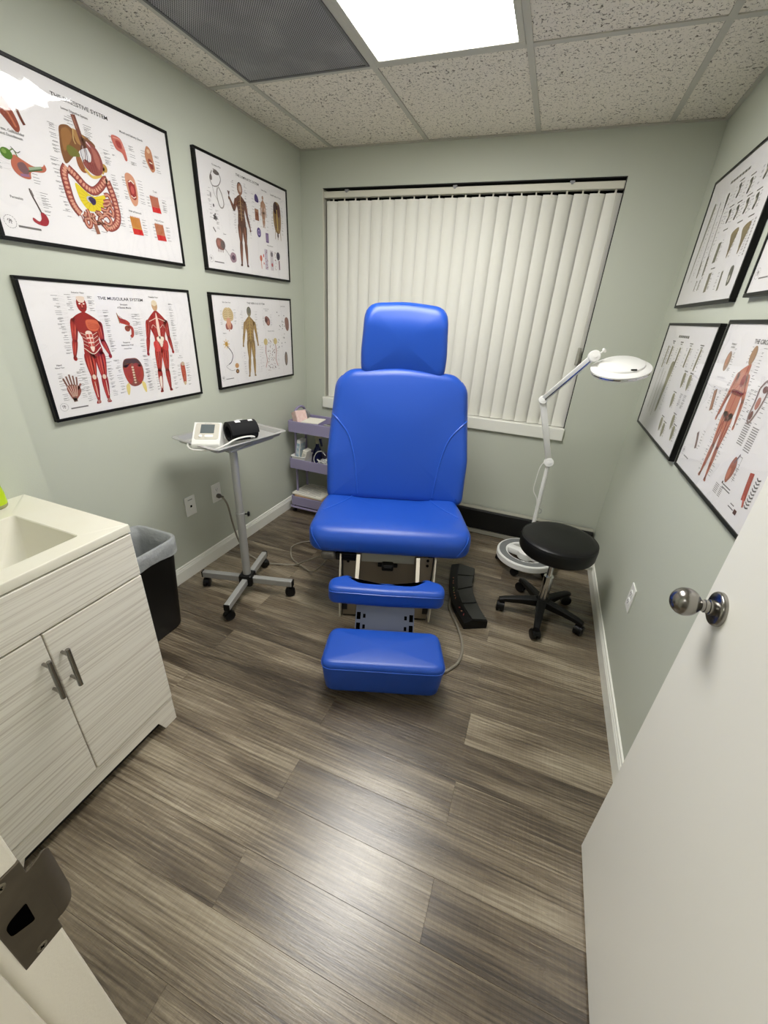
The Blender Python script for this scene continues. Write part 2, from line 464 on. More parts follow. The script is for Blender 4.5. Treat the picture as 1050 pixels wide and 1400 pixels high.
def prism(bm, outline, z0, z1, mtx=None, bev=0.0):
    """closed outline (x, y) extruded z0..z1; small chamfer at the top"""
    o = [Vector(p[:2]) for p in outline]
    if area2(o) < 0: o.reverse()
    N = len(o)
    def inset(d):
        r = []
        for i in range(N):
            a, p, b = o[i - 1], o[i], o[(i + 1) % N]
            n1 = Vector((-(p - a).y, (p - a).x)); n2 = Vector((-(b - p).y, (b - p).x))
            n = (n1.normalized() + n2.normalized())
            n = n.normalized() if n.length > 1e-6 else n1.normalized()
            k = max(0.4, n.dot(n1.normalized()))
            r.append(p + n * (d / k))
        return r
    lv = [(0, z0), (0, z1)] if bev <= 0 else [(0, z0), (0, z1 - bev), (bev, z1)]
    rings = [[bm.verts.new((p.x, p.y, z)) for p in (inset(d) if d else o)] for d, z in lv]
    for a, b in zip(rings, rings[1:]):
        for i in range(N): bm.faces.new((a[i], a[(i + 1) % N], b[(i + 1) % N], b[i]))
    tri = tessellate_polygon([[Vector((p.x, p.y, 0)) for p in o]])
    for t in tri:
        bm.faces.new([rings[0][i] for i in t]); bm.faces.new([rings[-1][i] for i in t])
    vs = [v for r in rings for v in r]
    if mtx is not None: bmesh.ops.transform(bm, matrix=mtx, verts=vs)
    return vs

def cushion(outline, z0, z1, rt, rb, dome=0.0, n=96, deform=None, mtx=None, steps=5, rings=(0.85, 0.65, 0.45, 0.25)):
    """padded block: outline in plan, rounded top and bottom edges, domed top"""
    bm = B(); o = resample(outline, n)
    if area2(o) < 0: o.reverse()
    nrm = []
    for i in range(n):
        t = (o[(i + 1) % n] - o[i - 1]).normalized(); nrm.append(Vector((-t.y, t.x)))
    c = sum(o, Vector((0, 0))) / n
    lev = [(rb * (1 - sin(pi / 2 * k / steps)), z0 + rb * (1 - cos(pi / 2 * k / steps))) for k in range(steps + 1)]
    lev += [(rt * (1 - cos(pi / 2 * k / steps)), z1 - rt + rt * sin(pi / 2 * k / steps)) for k in range(steps + 1)]
    R = [[bm.verts.new((p.x + m.x * d, p.y + m.y * d, z)) for p, m in zip(o, nrm)] for d, z in lev]
    last = [Vector(v.co) for v in R[-1]]
    for s in rings:
        R.append([bm.verts.new((c.x + (p.x - c.x) * s, c.y + (p.y - c.y) * s, z1 + dome * (1 - s * s))) for p in last])
    for a, b in zip(R, R[1:]):
        for i in range(n): bm.faces.new((a[i], a[(i + 1) % n], b[(i + 1) % n], b[i]))
    top = bm.verts.new((c.x, c.y, z1 + dome)); bot = bm.verts.new((c.x, c.y, z0))
    for i in range(n):
        bm.faces.new((R[-1][i], R[-1][(i + 1) % n], top)); bm.faces.new((R[0][(i + 1) % n], R[0][i], bot))
    if deform:
        for v in bm.verts: v.co = Vector(deform(*v.co))
    if mtx is not None: bmesh.ops.transform(bm, matrix=mtx, verts=bm.verts[:])
    return bm

def on_surface(tree, pts, d, off=0.0):
    """drop points onto a mesh along d"""
    d = Vector(d).normalized(); out = []
    for p in pts:
        h = tree.ray_cast(Vector(p) - d * 0.5, d)
        if h[0] is not None: out.append(h[0] - d * off)
    return out

def caster(name, parent, x, y, r, yaw=0.0, w=0.022, top=None, m='black_plastic', z0=0.0):
    bm = B(); mt = Matrix.Translation((x, y, z0)) @ Matrix.Rotation(yaw, 4, 'Z')
    for s in (-1, 1):
        vs = lathe(bm, [(r * 0.55, 0), (r * 0.93, 0.001), (r, 0.004), (r, w * 0.40), (r * 0.85, w * 0.44)], 20,
                   mt @ Matrix.Translation((0, s * w * 0.06, r)) @ Matrix.Rotation(-s * pi / 2, 4, 'X'))
    hood = [(r * 1.08 * cos(a), r + r * 1.08 * sin(a)) for a in [radians(d) for d in range(20, 200, 15)]] + [(-r * 0.5, r), (0, r * 1.3)]
    prism(bm, hood, -w * 0.3, w * 0.3, mt @ Matrix.Rotation(pi / 2, 4, 'X'))
    tz = top if top else r * 2.7
    cyl(bm, mt @ Vector((0, 0, r * 1.5)), mt @ Vector((0, 0, tz)), r * 0.3, 10)
    return obj(name, bm, m, parent, smooth=True)

# ================================================================== the setting
# floor: sub-floor and individual planks running along x, end joints alternating
bm = B(); box(bm, -0.1, 3.4, -4.4, 0.1, -0.06, -0.006)
floor = structure('floor', bm, 'floor_base')
random.seed(4)
plank_cache = {}
def plank(x0, x1, y0, y1):
    key = (round(x1 - x0, 3), round(y1 - y0, 3))
    hx, hy = (x1 - x0) / 2, (y1 - y0) / 2
    if key not in plank_cache:
        bm = B(); c = 0.0005
        a = [bm.verts.new((sx * (hx - 0.00012), sy * (hy - 0.00012), z)) for z, in ((-0.006,),) for sx, sy in ((-1, -1), (1, -1), (1, 1), (-1, 1))]
        b = [bm.verts.new((sx * (hx - 0.00012), sy * (hy - 0.00012), -c)) for sx, sy in ((-1, -1), (1, -1), (1, 1), (-1, 1))]
        t = [bm.verts.new((sx * (hx - c - 0.00012), sy * (hy - c - 0.00012), 0)) for sx, sy in ((-1, -1), (1, -1), (1, 1), (-1, 1))]
        for p, q in ((a, b), (b, t)):
            for i in range(4): bm.faces.new((p[i], p[(i + 1) % 4], q[(i + 1) % 4], q[i]))
        bm.faces.new(t)
        o = obj('plank', bm, 'plank', floor); plank_cache[key] = o.data
    else:
        o = bpy.data.objects.new('plank', plank_cache[key]); COL.objects.link(o); o.parent = floor
    o.location = ((x0 + x1) / 2, (y0 + y1) / 2, 0)
row = 0; y = 0.0
while y > -4.29:
    y1, y0 = y, y - 0.15
    joints = [0.538, 1.748, 2.958] if row % 2 == 1 else [-0.013, 1.197, 2.407]
    lo, hi = (0.0, W) if y0 > FRONT - 0.06 else (0.3, 3.3)
    xs = [lo] + [j for j in joints if lo + 0.02 < j < hi - 0.02] + [hi]
    for a, b in zip(xs, xs[1:]): plank(a, b, y0, y1)
    y = y0; row += 1

# ceiling: slab, tiles laid in a T-bar grid
X1 = 0.2336; T = 0.6096; R1 = -0.8031; R2 = R1 - 2 * T
bm = B(); box(bm, -0.1, W + 0.1, FRONT - 0.12, 0.1, H + 0.14, H + 0.18)
ceiling = structure('ceiling', bm, 'tile')
colx = [0.0, X1, X1 + T, X1 + 2 * T, X1 + 3 * T, W]; rowy = [0.0, R1, R2, FRONT]
for i in range(5):
    for j in range(3):
        if j == 1 and i in (1, 2): continue
        x0, x1 = colx[i], colx[i + 1]; y1, y0 = rowy[j], rowy[j + 1]
        bm = B(); hx, hy = (x1 - x0) / 2 - 0.001, (y1 - y0) / 2 - 0.001
        box(bm, -hx, hx, -hy, hy, 0.004, 0.02)
        t = obj('ceiling_tile', bm, 'tile', ceiling); t.location = ((x0 + x1) / 2, (y0 + y1) / 2, H)
for x in colx[1:-1]:
    bm = B(); box(bm, x - 0.012, x + 0.012, FRONT, 0, H - 0.0005, H + 0.004); box(bm, x - 0.002, x + 0.002, FRONT, 0, H + 0.004, H + 0.04)
    obj('grid_bar', bm, 'tbar', ceiling)
for y in rowy[1:-1]:
    for x0, x1 in zip(colx, colx[1:]):
        bm = B(); box(bm, x0 + (0.012 if x0 else 0), x1 - 0.012 * (x1 < W), y - 0.012, y + 0.012, H, H + 0.004)
        obj('grid_bar', bm, 'tbar', ceiling)
for a in ((0, 0.018, FRONT, 0), (W - 0.018, W, FRONT, 0), (0.018, W - 0.018, -0.018, 0), (0.018, W - 0.018, FRONT, FRONT + 0.018)):
    bm = B(); box(bm, a[0], a[1], a[2], a[3], H - 0.002, H + 0.003)
    obj('wall_angle', bm, 'tbar', ceiling)

# walls
bm = B(); box(bm, -0.1, 0, FRONT - 0.12, 0.1, -0.02, H + 0.15)
structure('wall_left', bm, 'wall')
bm = B(); box(bm, 0, 0.18, FRONT, -2.068, 0, H)             # the boxed-out stretch behind the vanity
structure('wall_alcove', bm, 'wall')
bm = B(); box(bm, W, W + 0.1, FRONT - 0.12, 0.1, -0.02, H + 0.15)
structure('wall_right', bm, 'wall')
WL, WR, WB, WT = 0.161, 1.9325, 0.866, 2.1833               # window opening
bm = B()
box(bm, -0.0, WL, 0, 0.12, -0.02, H + 0.15); box(bm, WR, W, 0, 0.12, -0.02, H + 0.15)
box(bm, WL, WR, 0, 0.12, -0.02, WB - 0.02); box(bm, WL, WR, 0, 0.12, WT, H + 0.15)
structure('wall_back', bm, 'wall')
JX, DX = 1.42, 2.178                                        # door opening
bm = B()
box(bm, 0, JX - 0.02, FRONT - 0.12, FRONT - 0.004, -0.02, H + 0.15); box(bm, DX + 0.02, W, FRONT - 0.12, FRONT - 0.004, -0.02, H + 0.15)
box(bm, JX - 0.02, DX + 0.02, FRONT - 0.12, FRONT - 0.004, 2.06, H + 0.15)
structure('wall_front', bm, 'wall')

# corridor outside the door (behind the viewer); its two light panels are added fill
HY = FRONT - 0.12
bm = B(); box(bm, 0.2, 3.4, -4.42, -4.32, -0.02, H); structure('wall_corridor', bm, 'hall_wall')
bm = B(); box(bm, 0.2, 0.3, -4.32, HY, -0.02, H); box(bm, 3.3, 3.4, -4.32, HY, -0.02, H); structure('wall_corridor_end', bm, 'hall_wall')
bm = B(); box(bm, W, 3.4, HY - 0.0, HY + 0.1, -0.02, H); structure('wall_corridor_side', bm, 'hall_wall')
bm = B(); box(bm, 0.2, 3.4, -4.42, HY, H, H + 0.05); structure('ceiling_corridor', bm, 'tile')
for x0, x1, lab in ((0.45, 1.05, 'added fill panel in the unseen corridor ceiling toward the vanity side'), (2.45, 3.15, 'added fill panel in the unseen corridor ceiling behind the open door side')):
    bm = B(); box(bm, x0, x1, -4.1, -3.1, H - 0.012, H - 0.002)
    tag(obj('corridor_fill', bm, 'hall_fill_panel'), lab, 'ceiling light')

# baseboards: profile with a stepped cap
def baseboard(name, p, q, out):
    prof = [(0, 0), (0.013, 0), (0.013, 0.070), (0.010, 0.076), (0.010, 0.081), (0.007, 0.085), (0.006, 0.094), (0, 0.0975)]
    bm = B(); p, q, out = Vector(p), Vector(q), Vector(out)
    r = [[bm.verts.new(e + out * a + Vector((0, 0, b))) for a, b in prof] for e in (p, q)]
    for i in range(len(prof)): bm.faces.new((r[0][i], r[0][(i + 1) % len(prof)], r[1][(i + 1) % len(prof)], r[1][i]))
    bm.faces.new(r[0]); bm.faces.new(r[1])
    return structure(name, bm, 'white_trim')
baseboard('baseboard_left', (0, -2.068, 0), (0, -0.0, 0), (1, 0, 0))
baseboard('baseboard_right', (W, FRONT, 0), (W, 0, 0), (-1, 0, 0))
baseboard('baseboard_back', (0.013, 0, 0), (W - 0.013, 0, 0), (0, -1, 0))

# window: dark lining paints the shaded reveal, dark panes of night outside, white stool
win = bpy.data.objects.new('window_1', None); COL.objects.link(win); win['kind'] = 'structure'
win.location = ((WL + WR) / 2, 0.1, WB)
def wl(x0, x1, y0, y1, z0, z1, name, m, bev=0.0):
    bm = B(); box(bm, x0 - win.location.x, x1 - win.location.x, y0 - 0.1, y1 - 0.1, z0 - WB, z1 - WB, bev)
    return obj(name, bm, m, win)
wl(WL, WL + 0.004, 0.001, 0.12, WB, WT, 'reveal_lining', 'cream_rail'); wl(WR - 0.004, WR, 0.001, 0.12, WB, WT, 'reveal_lining', 'shade_dark')
wl(WL, WR, 0.001, 0.12, WT - 0.004, WT, 'reveal_lining', 'shade_dark'); wl(WL, WR, 0.06, 0.12, WB, WB + 0.03, 'reveal_lining', 'shade_dark')
wl(1.03, 1.07, 0.08, 0.12, WB, WT, 'mullion', 'shade_dark')
mg = mat('dark_night_glass', (8, 9, 10), 0.05)
for a, b in ((WL, 1.03), (1.07, WR)): wl(a, b, 0.095, 0.105, WB, WT, 'pane', mg)
bm = B(); box(bm, 0.152, 1.936, -0.02, 0.06, 0.862, 0.868, 0.002); box(bm, 0.152, 1.936, -0.021, -0.0, 0.789, 0.866, 0.004)
structure('trim_1', bm, 'white_trim')

# vertical blind hung in the window opening
bl = thing('vertical_blind', 'closed cream vertical blind of long cloth vanes filling the window', 'blind', (1.05, 0.03, 2.13))
bm = B(); box(bm, -0.884, 0.880, -0.022, 0.022, 0.004, 0.038, 0.004)
obj('headrail', bm, 'cream_rail', bl)
for x in (-0.72, -0.02, 0.62):
    bm = B(); box(bm, x - 0.013, x + 0.013, -0.026, 0.0, 0.034, 0.045, 0.002); box(bm, x - 0.006, x + 0.006, -0.027, -0.02, 0.028, 0.036)
    obj('mounting_clip', bm, 'grey_plastic', bl)
vx = [0.227, 0.306, 0.384, 0.463, 0.542, 0.620, 0.699, 0.778, 0.857, 0.936, 1.015, 1.095, 1.176, 1.255, 1.334, 1.413, 1.492, 1.573, 1.652, 1.733, 1.812, 1.893]
random.seed(7)
for i, x in enumerate(vx):
    bm = B(); n = 6; w = 0.0445; n = 10; zb = 0.872 - 2.13
    rows = []
    for z in (zb, -0.012):
        f = [bm.verts.new((w * (2 * k / n - 1), -0.010 * (1 - (2 * k / n - 1) ** 2), z)) for k in range(n + 1)]
        g = [bm.verts.new((w * (2 * k / n - 1), -0.010 * (1 - (2 * k / n - 1) ** 2) + 0.0012, z)) for k in range(n + 1)]
        rows.append((f, g))
    (f0, g0), (f1, g1) = rows
    for k in range(n):
        bm.faces.new((f0[k], f0[k + 1], f1[k + 1], f1[k])); bm.faces.new((g0[k + 1], g0[k], g1[k], g1[k + 1]))
        bm.faces.new((f0[k + 1], f0[k], g0[k], g0[k + 1])); bm.faces.new((f1[k], f1[k + 1], g1[k + 1], g1[k]))
    for k in (0, n): bm.faces.new((f0[k], f1[k], g1[k], g0[k]))
    v = obj('vane', bm, 'vane', bl, smooth=True)
    v.location = (x - 1.05, 0.0, 0); v.rotation_euler = (0, 0, radians((13 if x < 1.2 else 18) + random.uniform(-3, 3)) if i else radians(18))
    if i == len(vx) - 1: v.rotation_euler = (0, 0, radians(4))
    bm = B(); box(bm, -0.004, 0.004, -0.003, 0.001, -0.022, 0.006); box(bm, -0.007, 0.007, -0.009, -0.005, -0.026, -0.010, 0.002)
    c = obj('vane_clip', bm, 'cream_rail', bl); c.location = (x - 1.05, 0, 0)
bm = B(); tube(bm, [(0.846, -0.024, 0.0), (0.856, -0.026, -0.2), (0.857, -0.026, -0.77)], 0.0015, 6)
obj('draw_cord', bm, 'cream_rail', bl)
bm = B(); box(bm, 0.848, 0.866, -0.034, -0.022, -0.87, -0.77, 0.004)
obj('cord_weight', bm, 'grey_strip', bl)

# baseboard heater along the back wall: black cover over a grey foot strip
ht = thing('baseboard_heater', 'long low black baseboard heater with grey foot strip below the window', 'heater', (1.44, 0, 0))
prof = [(-0.016, 0.045), (-0.060, 0.045), (-0.066, 0.052), (-0.066, 0.195), (-0.060, 0.206), (-0.016, 0.212)]
bm = B(); r = [[bm.verts.new((x, a, b)) for a, b in prof] for x in (-0.86, 0.836)]
for i in range(len(prof)): bm.faces.new((r[0][i], r[0][(i + 1) % len(prof)], r[1][(i + 1) % len(prof)], r[1][i]))
bm.faces.new(r[0]); bm.faces.new(r[1])
obj('cover', bm, 'heater', ht)
bm = B(); box(bm, -0.86, 0.60, -0.062, -0.054, 0.008, 0.040); obj('foot_strip', bm, 'grey_strip', ht)
bm = B(); box(bm, -0.86, 0.836, -0.064, -0.016, 0.2085, 0.2125); obj('top_edge', bm, 'grey_strip', ht)
for x in (-0.8, 0.0, 0.55):
    bm = B(); box(bm, x - 0.01, x + 0.01, -0.053, -0.016, 0.0, 0.046); obj('foot', bm, 'heater', ht)

# ceiling light and return vent
cl = thing('ceiling_light', 'bright white rectangular light panel set in the tiled ceiling', 'ceiling light', (X1 + 1.5 * T, (R1 + R2) / 2, H))
bm = B(); hx, hy = T / 2 - 0.0125, T - 0.0125
for a in ((-hx, hx, -hy, -hy + 0.025), (-hx, hx, hy - 0.025, hy), (-hx, -hx + 0.025, -hy + 0.025, hy - 0.025), (hx - 0.025, hx, -hy + 0.025, hy - 0.025)):
    box(bm, a[0], a[1], a[2], a[3], -0.003, 0.01, 0.002)
obj('light_frame', bm, 'tbar', cl)
bm = B(); box(bm, -hx + 0.024, hx - 0.024, -hy + 0.024, hy - 0.024, 0.002, 0.008)
obj('diffuser', bm, 'panel', cl)
rv = thing('return_vent', 'grey perforated air return panel in the ceiling beside the light', 'vent', (X1 + 0.5 * T, (R1 + R2) / 2, H))
bm = B()
for a in ((-hx, hx, -hy, -hy + 0.012), (-hx, hx, hy - 0.012, hy), (-hx, -hx + 0.012, -hy + 0.012, hy - 0.012), (hx - 0.012, hx, -hy + 0.012, hy - 0.012)):
    box(bm, a[0], a[1], a[2], a[3], -0.004, 0.008, 0.001)
obj('vent_frame', bm, 'vent', rv)
bm = B(); box(bm, -hx + 0.011, hx - 0.011, -hy + 0.011, hy - 0.011, -0.001, 0.006)
obj('perforated_face', bm, 'vent_face', rv)

# door frame: jamb with stop on the strike side, head and hinge jamb
bm = B()
box(bm, JX - 0.02, JX, HY - 0.004, FRONT + 0.005, 0, 2.06, 0.0025); box(bm, JX, JX + 0.012, HY + 0.01, FRONT - 0.0385, 0, 2.05, 0.002)
box(bm, DX, DX + 0.02, HY - 0.004, FRONT + 0.005, 0, 2.06, 0.0025); box(bm, DX - 0.012, DX, HY + 0.01, FRONT - 0.0385, 0, 2.05, 0.002)
box(bm, JX, DX, HY - 0.004, FRONT + 0.005, 2.04, 2.06)
trim = structure('trim_2', bm, 'jamb_paint')
# strike plate let into the jamb
sp = obj('strike_plate', (lambda bm: (prism(bm, [(0.0, -0.062), (0.032, -0.062), (0.032, -0.046), (0.036, -0.046), (0.036, 0.044), (0.032, 0.044), (0.032, 0.062), (0.0, 0.062)], -0.001, 0.0018,
          Matrix(((0, 0, 1, JX), (1, 0, 0, -2.861), (0, 1, 0, 0.999), (0, 0, 0, 1))), 0.0006), bm)[1])(B()), 'bronze', trim)
sp['label'] = 'dark bronze strike plate'
bm = B()
n = 6; rows = []
for k in range(n + 1):                                     # curled lip over the jamb edge
    a = radians(58) * k / n; R = 0.020
    yy = -2.861 + 0.0355 + R * sin(a); xx = JX + 0.0018 - R * (1 - cos(a)); s = 0.045 - 0.012 * max(0, (k - 3) / 3) ** 2
    rows.append([bm.verts.new((xx - d * cos(a), yy - d * sin(a), 0.998 + z)) for d in (0, 0.002) for z in (-s, s)])
for a, b in zip(rows, rows[1:]):
    bm.faces.new((a[0], a[1], b[1], b[0])); bm.faces.new((a[2], b[2], b[3], a[3]))
    bm.faces.new((a[0], b[0], b[2], a[2])); bm.faces.new((a[1], a[3], b[3], b[1]))
bm.faces.new((rows[-1][0], rows[-1][1], rows[-1][3], rows[-1][2]))
obj('lip', bm, 'bronze', sp, smooth=True)
bm = B()
hole = rpoly([(0.005, -0.006, 0.006), (0.021, -0.016, 0.002), (0.022, 0.013, 0.002), (0.005, 0.011, 0.008)], 5)
prism(bm, hole, 0, 0.0006, Matrix(((0, 0, 1, JX + 0.0017), (1, 0, 0, -2.861), (0, 1, 0, 0.999), (0, 0, 0, 1))))
obj('latch_hole', bm, 'slot', sp)
for z in (0.944, 1.053):
    bm = B(); lathe(bm, [(0.0045, 0), (0.0045, 0.0006), (0.003, 0.0012), (0, 0.001)], 16, frame_at((JX + 0.0016, -2.846, z), (1, 0, 0)))
    s = obj('screw', bm, 'screw', sp)
    bm = B(); mt = frame_at((JX + 0.0026, -2.846, z), (1, 0, 0)) @ Matrix.Rotation(0.5, 4, 'Z')
    box(bm, -0.0022, 0.0022, -0.0005, 0.0005, 0, 0.0003, mtx=mt); box(bm, -0.0005, 0.0005, -0.0022, 0.0022, 0, 0.0003, mtx=mt)
    obj('screw_recess', bm, 'slot', sp)

# the open door and its knob
door = bpy.data.objects.new('door_1', None); COL.objects.link(door); door['kind'] = 'structure'
door.location = (2.161, -1.993, 0)
bm = B(); box(bm, 0, 0.035, -0.812, 0, 0.008, 2.035, 0.0015)
obj('door_slab', bm, 'door_paint', door)
kx = Matrix.Translation((0, -0.063, 1.004)) @ Matrix.Rotation(-pi / 2, 4, 'Y')      # z axis -> -x
bm = B(); lathe(bm, [(0.0345, 0), (0.0345, 0.0065), (0.0325, 0.0095), (0.030, 0.0105), (0.016, 0.0112)], 36, kx)
rose = obj('rose', bm, 'nickel', door, smooth=True, angle=50)
bm = B(); lathe(bm, [(0.0155, 0.010), (0.0155, 0.019), (0.013, 0.020), (0.013, 0.026), (0.0115, 0.027), (0.0115, 0.036)], 28, kx)
obj('neck', bm, 'nickel', door, smooth=True, angle=30)
bm = B(); prof = [(0.0115, 0.032)]
for k in range(1, 17):
    a = pi * (0.13 + 0.87 * k / 16); prof.append((max(0.0, 0.0285 * sin(a)), 0.058 - 0.0265 * cos(a)))
lathe(bm, prof, 36, kx)
obj('knob', bm, 'nickel', door, smooth=True)
bm = B(); prof = [(0.004, 0), (0.004, 0.0006), (0, 0.0008)]
box(bm, 0.005, 0.030, -0.0, 0.0015, 0.975, 1.033, 0.0005); obj('latch_plate', bm, 'nickel', door)
bm = B()
for z in (0.25, 1.05, 1.85): cyl(bm, (0.040, -0.816, z - 0.045), (0.040, -0.816, z + 0.045), 0.007, 12)
obj('hinge_knuckles', bm, 'nickel', door, smooth=True)

# wall plates
def plate(name, label, cat, loc, rz, kind):
    t = thing(name, label, cat, loc, rz)
    bm = B(); box(bm, -0.037, 0.037, -0.006, 0, -0.0585, 0.0585, 0.0025); obj('cover_plate', bm, 'white_plastic', t)
    if kind == 'duplex':
        for z in (-0.021, 0.021):
            bm = B(); o = rpoly([(-0.017, -0.014, 0.008), (0.017, -0.014, 0.008), (0.017, 0.014, 0.008), (-0.017, 0.014, 0.008)], 4)
            prism(bm, o, 0, 0.0025, Matrix.Translation((0, -0.006, z)) @ Matrix.Rotation(pi / 2, 4, 'X'), 0.0006)
            s = obj('socket', bm, 'white_enamel', t)
            bm = B()
            for x, h in ((-0.0065, 0.0045), (0.0065, 0.0035)): box(bm, x - 0.0012, x + 0.0012, -0.0089, -0.0084, z + 0.002 - h, z + 0.002 + h)
            cyl(bm, (0, -0.0084, z - 0.008), (0, -0.0089, z - 0.008), 0.0024, 10)
            obj('slots', bm, 'slot', s)
        bm = B(); lathe(bm, [(0.003, 0), (0.002, 0.001), (0, 0.001)], 10, frame_at((0, -0.006, 0), (0, -1, 0))); obj('screw', bm, 'white_trim', t)
    else:
        bm = B(); box(bm, -0.011, 0.011, -0.008, -0.004, -0.013, 0.011, 0.001); s = obj('jack', bm, 'white_enamel', t)
        bm = B(); box(bm, -0.0065, 0.0065, -0.0085, -0.007, -0.008, 0.005); obj('port', bm, 'slot', s)
        bm = B(); box(bm, -0.016, 0.016, -0.0065, -0.0055, 0.036, 0.041); obj('label_strip', bm, 'grey_plastic', t)
    return t
plate('data_jack', 'white data jack plate with one square port on the wall beside the trash can', 'wall plate', (0.0, -1.309, 0.433), pi / 2, 'data')
plate('power_outlet', 'white duplex outlet behind the tray stand with a grey plug in it', 'outlet', (0.0, -1.100, 0.435), pi / 2, 'duplex')
plate('power_outlet', 'empty white duplex outlet on the wall between stool and open door', 'outlet', (W, -1.160, 0.436), -pi / 2, 'duplex')

# ================================================================== blue exam chair
PSI = radians(19.5)
ch = thing('exam_chair', 'blue vinyl medical exam chair with headrest and footrest in the middle of the room', 'exam chair', (1.21, -1.28, 0), PSI)
# seat
so = rpoly([(-0.412, -0.005, 0.10), (0.418, -0.005, 0.10), (0.385, 0.30, 0.3), (0.345, 0.50, 0.08), (-0.345, 0.50, 0.08), (-0.385, 0.30, 0.3)], 8)
def seat_def(x, y, z):
    t = max(0.0, min(1.0, (y - 0.10) / 0.35))
    if z > 0.48:
        side = max(0.0, abs(x) - 0.17) / 0.2
        z += 0.028 * side * t - 0.014 * (1 - min(1, side)) * t
        z -= 0.020 * max(0.0, 1 - y / 0.10) ** 2
    return x, y, z
bm = cushion(so, 0.408, 0.546, 0.048, 0.040, 0.006, 140, seat_def)
st = BVHTree.FromBMesh(bm)
seat = obj('seat', bm, 'blue', ch, smooth=True, angle=80)
for s in (-1, 1):
    bm = B(); pts = on_surface(st, catmull([(s * 0.215, 0.44, 0.6), (s * 0.235, 0.36, 0.6), (s * 0.285, 0.27, 0.6), (s * 0.352, 0.19, 0.6)], 8), (0, 0, -1), 0.0002)
    tube(bm, pts, 0.0044, 8); obj('seam', bm, 'blue_seam', seat, smooth=True)
    pts = on_surface(st, catmull([(s * 0.335, 0, 0.435), (s * 0.355, 0, 0.465), (s * 0.378, 0, 0.50), (s * 0.386, 0, 0.523)], 6), (0, 1, 0), 0.0002)
    bm = B(); tube(bm, pts, 0.0025, 6); obj('corner_welt', bm, 'blue_seam', seat, smooth=True)
# backrest, in its own plane: x across, y up the back, z toward the sitter
TH = radians(12)
def back_mtx(ly, z, lx=0.0, th=TH):
    u = Vector((0, sin(th), cos(th))); n = Vector((0, -cos(th), sin(th)))
    m = Matrix.Identity(4)
    for i in range(3): m[i][0] = (1, 0, 0)[i]; m[i][1] = u[i]; m[i][2] = n[i]
    m[0][3] = lx; m[1][3] = ly; m[2][3] = z
    return m
bo = rpoly([(-0.382, -0.04, 0.05), (0.382, -0.04, 0.05), (0.388, 0.22, 0.3), (0.366, 0.46, 0.4), (0.352, 0.60, 0.10), (0.285, 0.668, 0.10), (0.0, 0.690, 0.9), (-0.285, 0.668, 0.10), (-0.352, 0.60, 0.10), (-0.366, 0.46, 0.4), (-0.388, 0.22, 0.3)], 8)
def back_def(x, y, z):
    if z > 0.05:
        side = max(0.0, abs(x) - 0.20) / 0.18
        f = max(0.0, min(1.0, (0.46 - y) / 0.25))
        z += 0.030 * side * f - 0.012 * f * (1 - min(1.0, side))
    return x, y, z
bm = cushion(bo, 0.0, 0.10, 0.045, 0.03, 0.012, 160, back_def)
bt = BVHTree.FromBMesh(bm); bmx = back_mtx(0.49, 0.545, 0.018)
bmesh.ops.transform(bm, matrix=bmx, verts=bm.verts[:])
back = obj('backrest', bm, 'blue', ch, smooth=True, angle=80)
for s in (-1, 1):
    pts = on_surface(bt, catmull([(s * 0.372, 0.437, 0.1), (s * 0.33, 0.40, 0.1), (s * 0.272, 0.325, 0.1), (s * 0.238, 0.21, 0.1), (s * 0.222, 0.10, 0.1), (s * 0.212, 0.0, 0.1)], 10), (0, 0, -1), 0.0002)
    bm = B(); tube(bm, [bmx @ p for p in pts], 0.0046, 8); obj('seam', bm, 'blue_seam', back, smooth=True)
    pts = [(s * 0.372, 0.02, 0.062), (s * 0.380, 0.22, 0.066), (s * 0.358, 0.46, 0.058), (s * 0.346, 0.58, 0.056), (s * 0.318, 0.632, 0.056)]
    pts = on_surface(bt, catmull([(s * 0.5, y, z) for x, y, z in pts], 8), (-s, 0, 0), 0.0)
    bm = B(); tube(bm, [bmx @ p for p in pts], 0.0028, 6); obj('edge_welt', bm, 'blue_seam', back, smooth=True)
bm = B(); box(bm, -0.33, 0.33, 0.03, 0.60, -0.03, 0.004, 0.02, mtx=bmx); obj('back_shell', bm, 'dark_under', back)
# headrest
ho = rpoly([(-0.222, 0.0, 0.07), (0.0, 0.012, 0.5), (0.222, 0.0, 0.07), (0.224, 0.12, 0.4), (0.205, 0.345, 0.085), (0.0, 0.36, 0.6), (-0.205, 0.345, 0.085), (-0.224, 0.12, 0.4)], 8)
hm = back_mtx(0.650, 1.185, 0.018, radians(-4))
def head_def(x, y, z):
    if z > 0.05: z += 0.03 * (x / 0.22) ** 2 - 0.008 - 0.025 * max(0, y - 0.26) / 0.1
    return x, y, z
bm = cushion(ho, 0.0, 0.10, 0.040, 0.025, 0.012, 120, head_def)
htt = BVHTree.FromBMesh(bm); bmesh.ops.transform(bm, matrix=hm, verts=bm.verts[:])
head = obj('headrest', bm, 'blue', ch, smooth=True, angle=80)
c = Vector((0, 0.18)); pts = []
for p in resample(ho, 80):
    d = (p - c).normalized()
    h = htt.ray_cast(Vector((p.x + d.x * 0.3, p.y + d.y * 0.3, 0.055)), Vector((-d.x, -d.y, 0)))
    if h[0] is not None: pts.append(hm @ h[0])
bm = B(); tube(bm, pts, 0.0026, 6, closed=True); obj('edge_welt', bm, 'blue_seam', head, smooth=True)
bm = B()
for s in (-0.07, 0.07): cyl(bm, bmx @ Vector((s, 0.55, -0.012)), hm @ Vector((s, 0.15, -0.012)), 0.011, 12)
box(bm, -0.10, 0.10, 0.06, 0.20, -0.03, 0.01, 0.01, mtx=hm)
obj('headrest_mount', bm, 'dark_under', head)
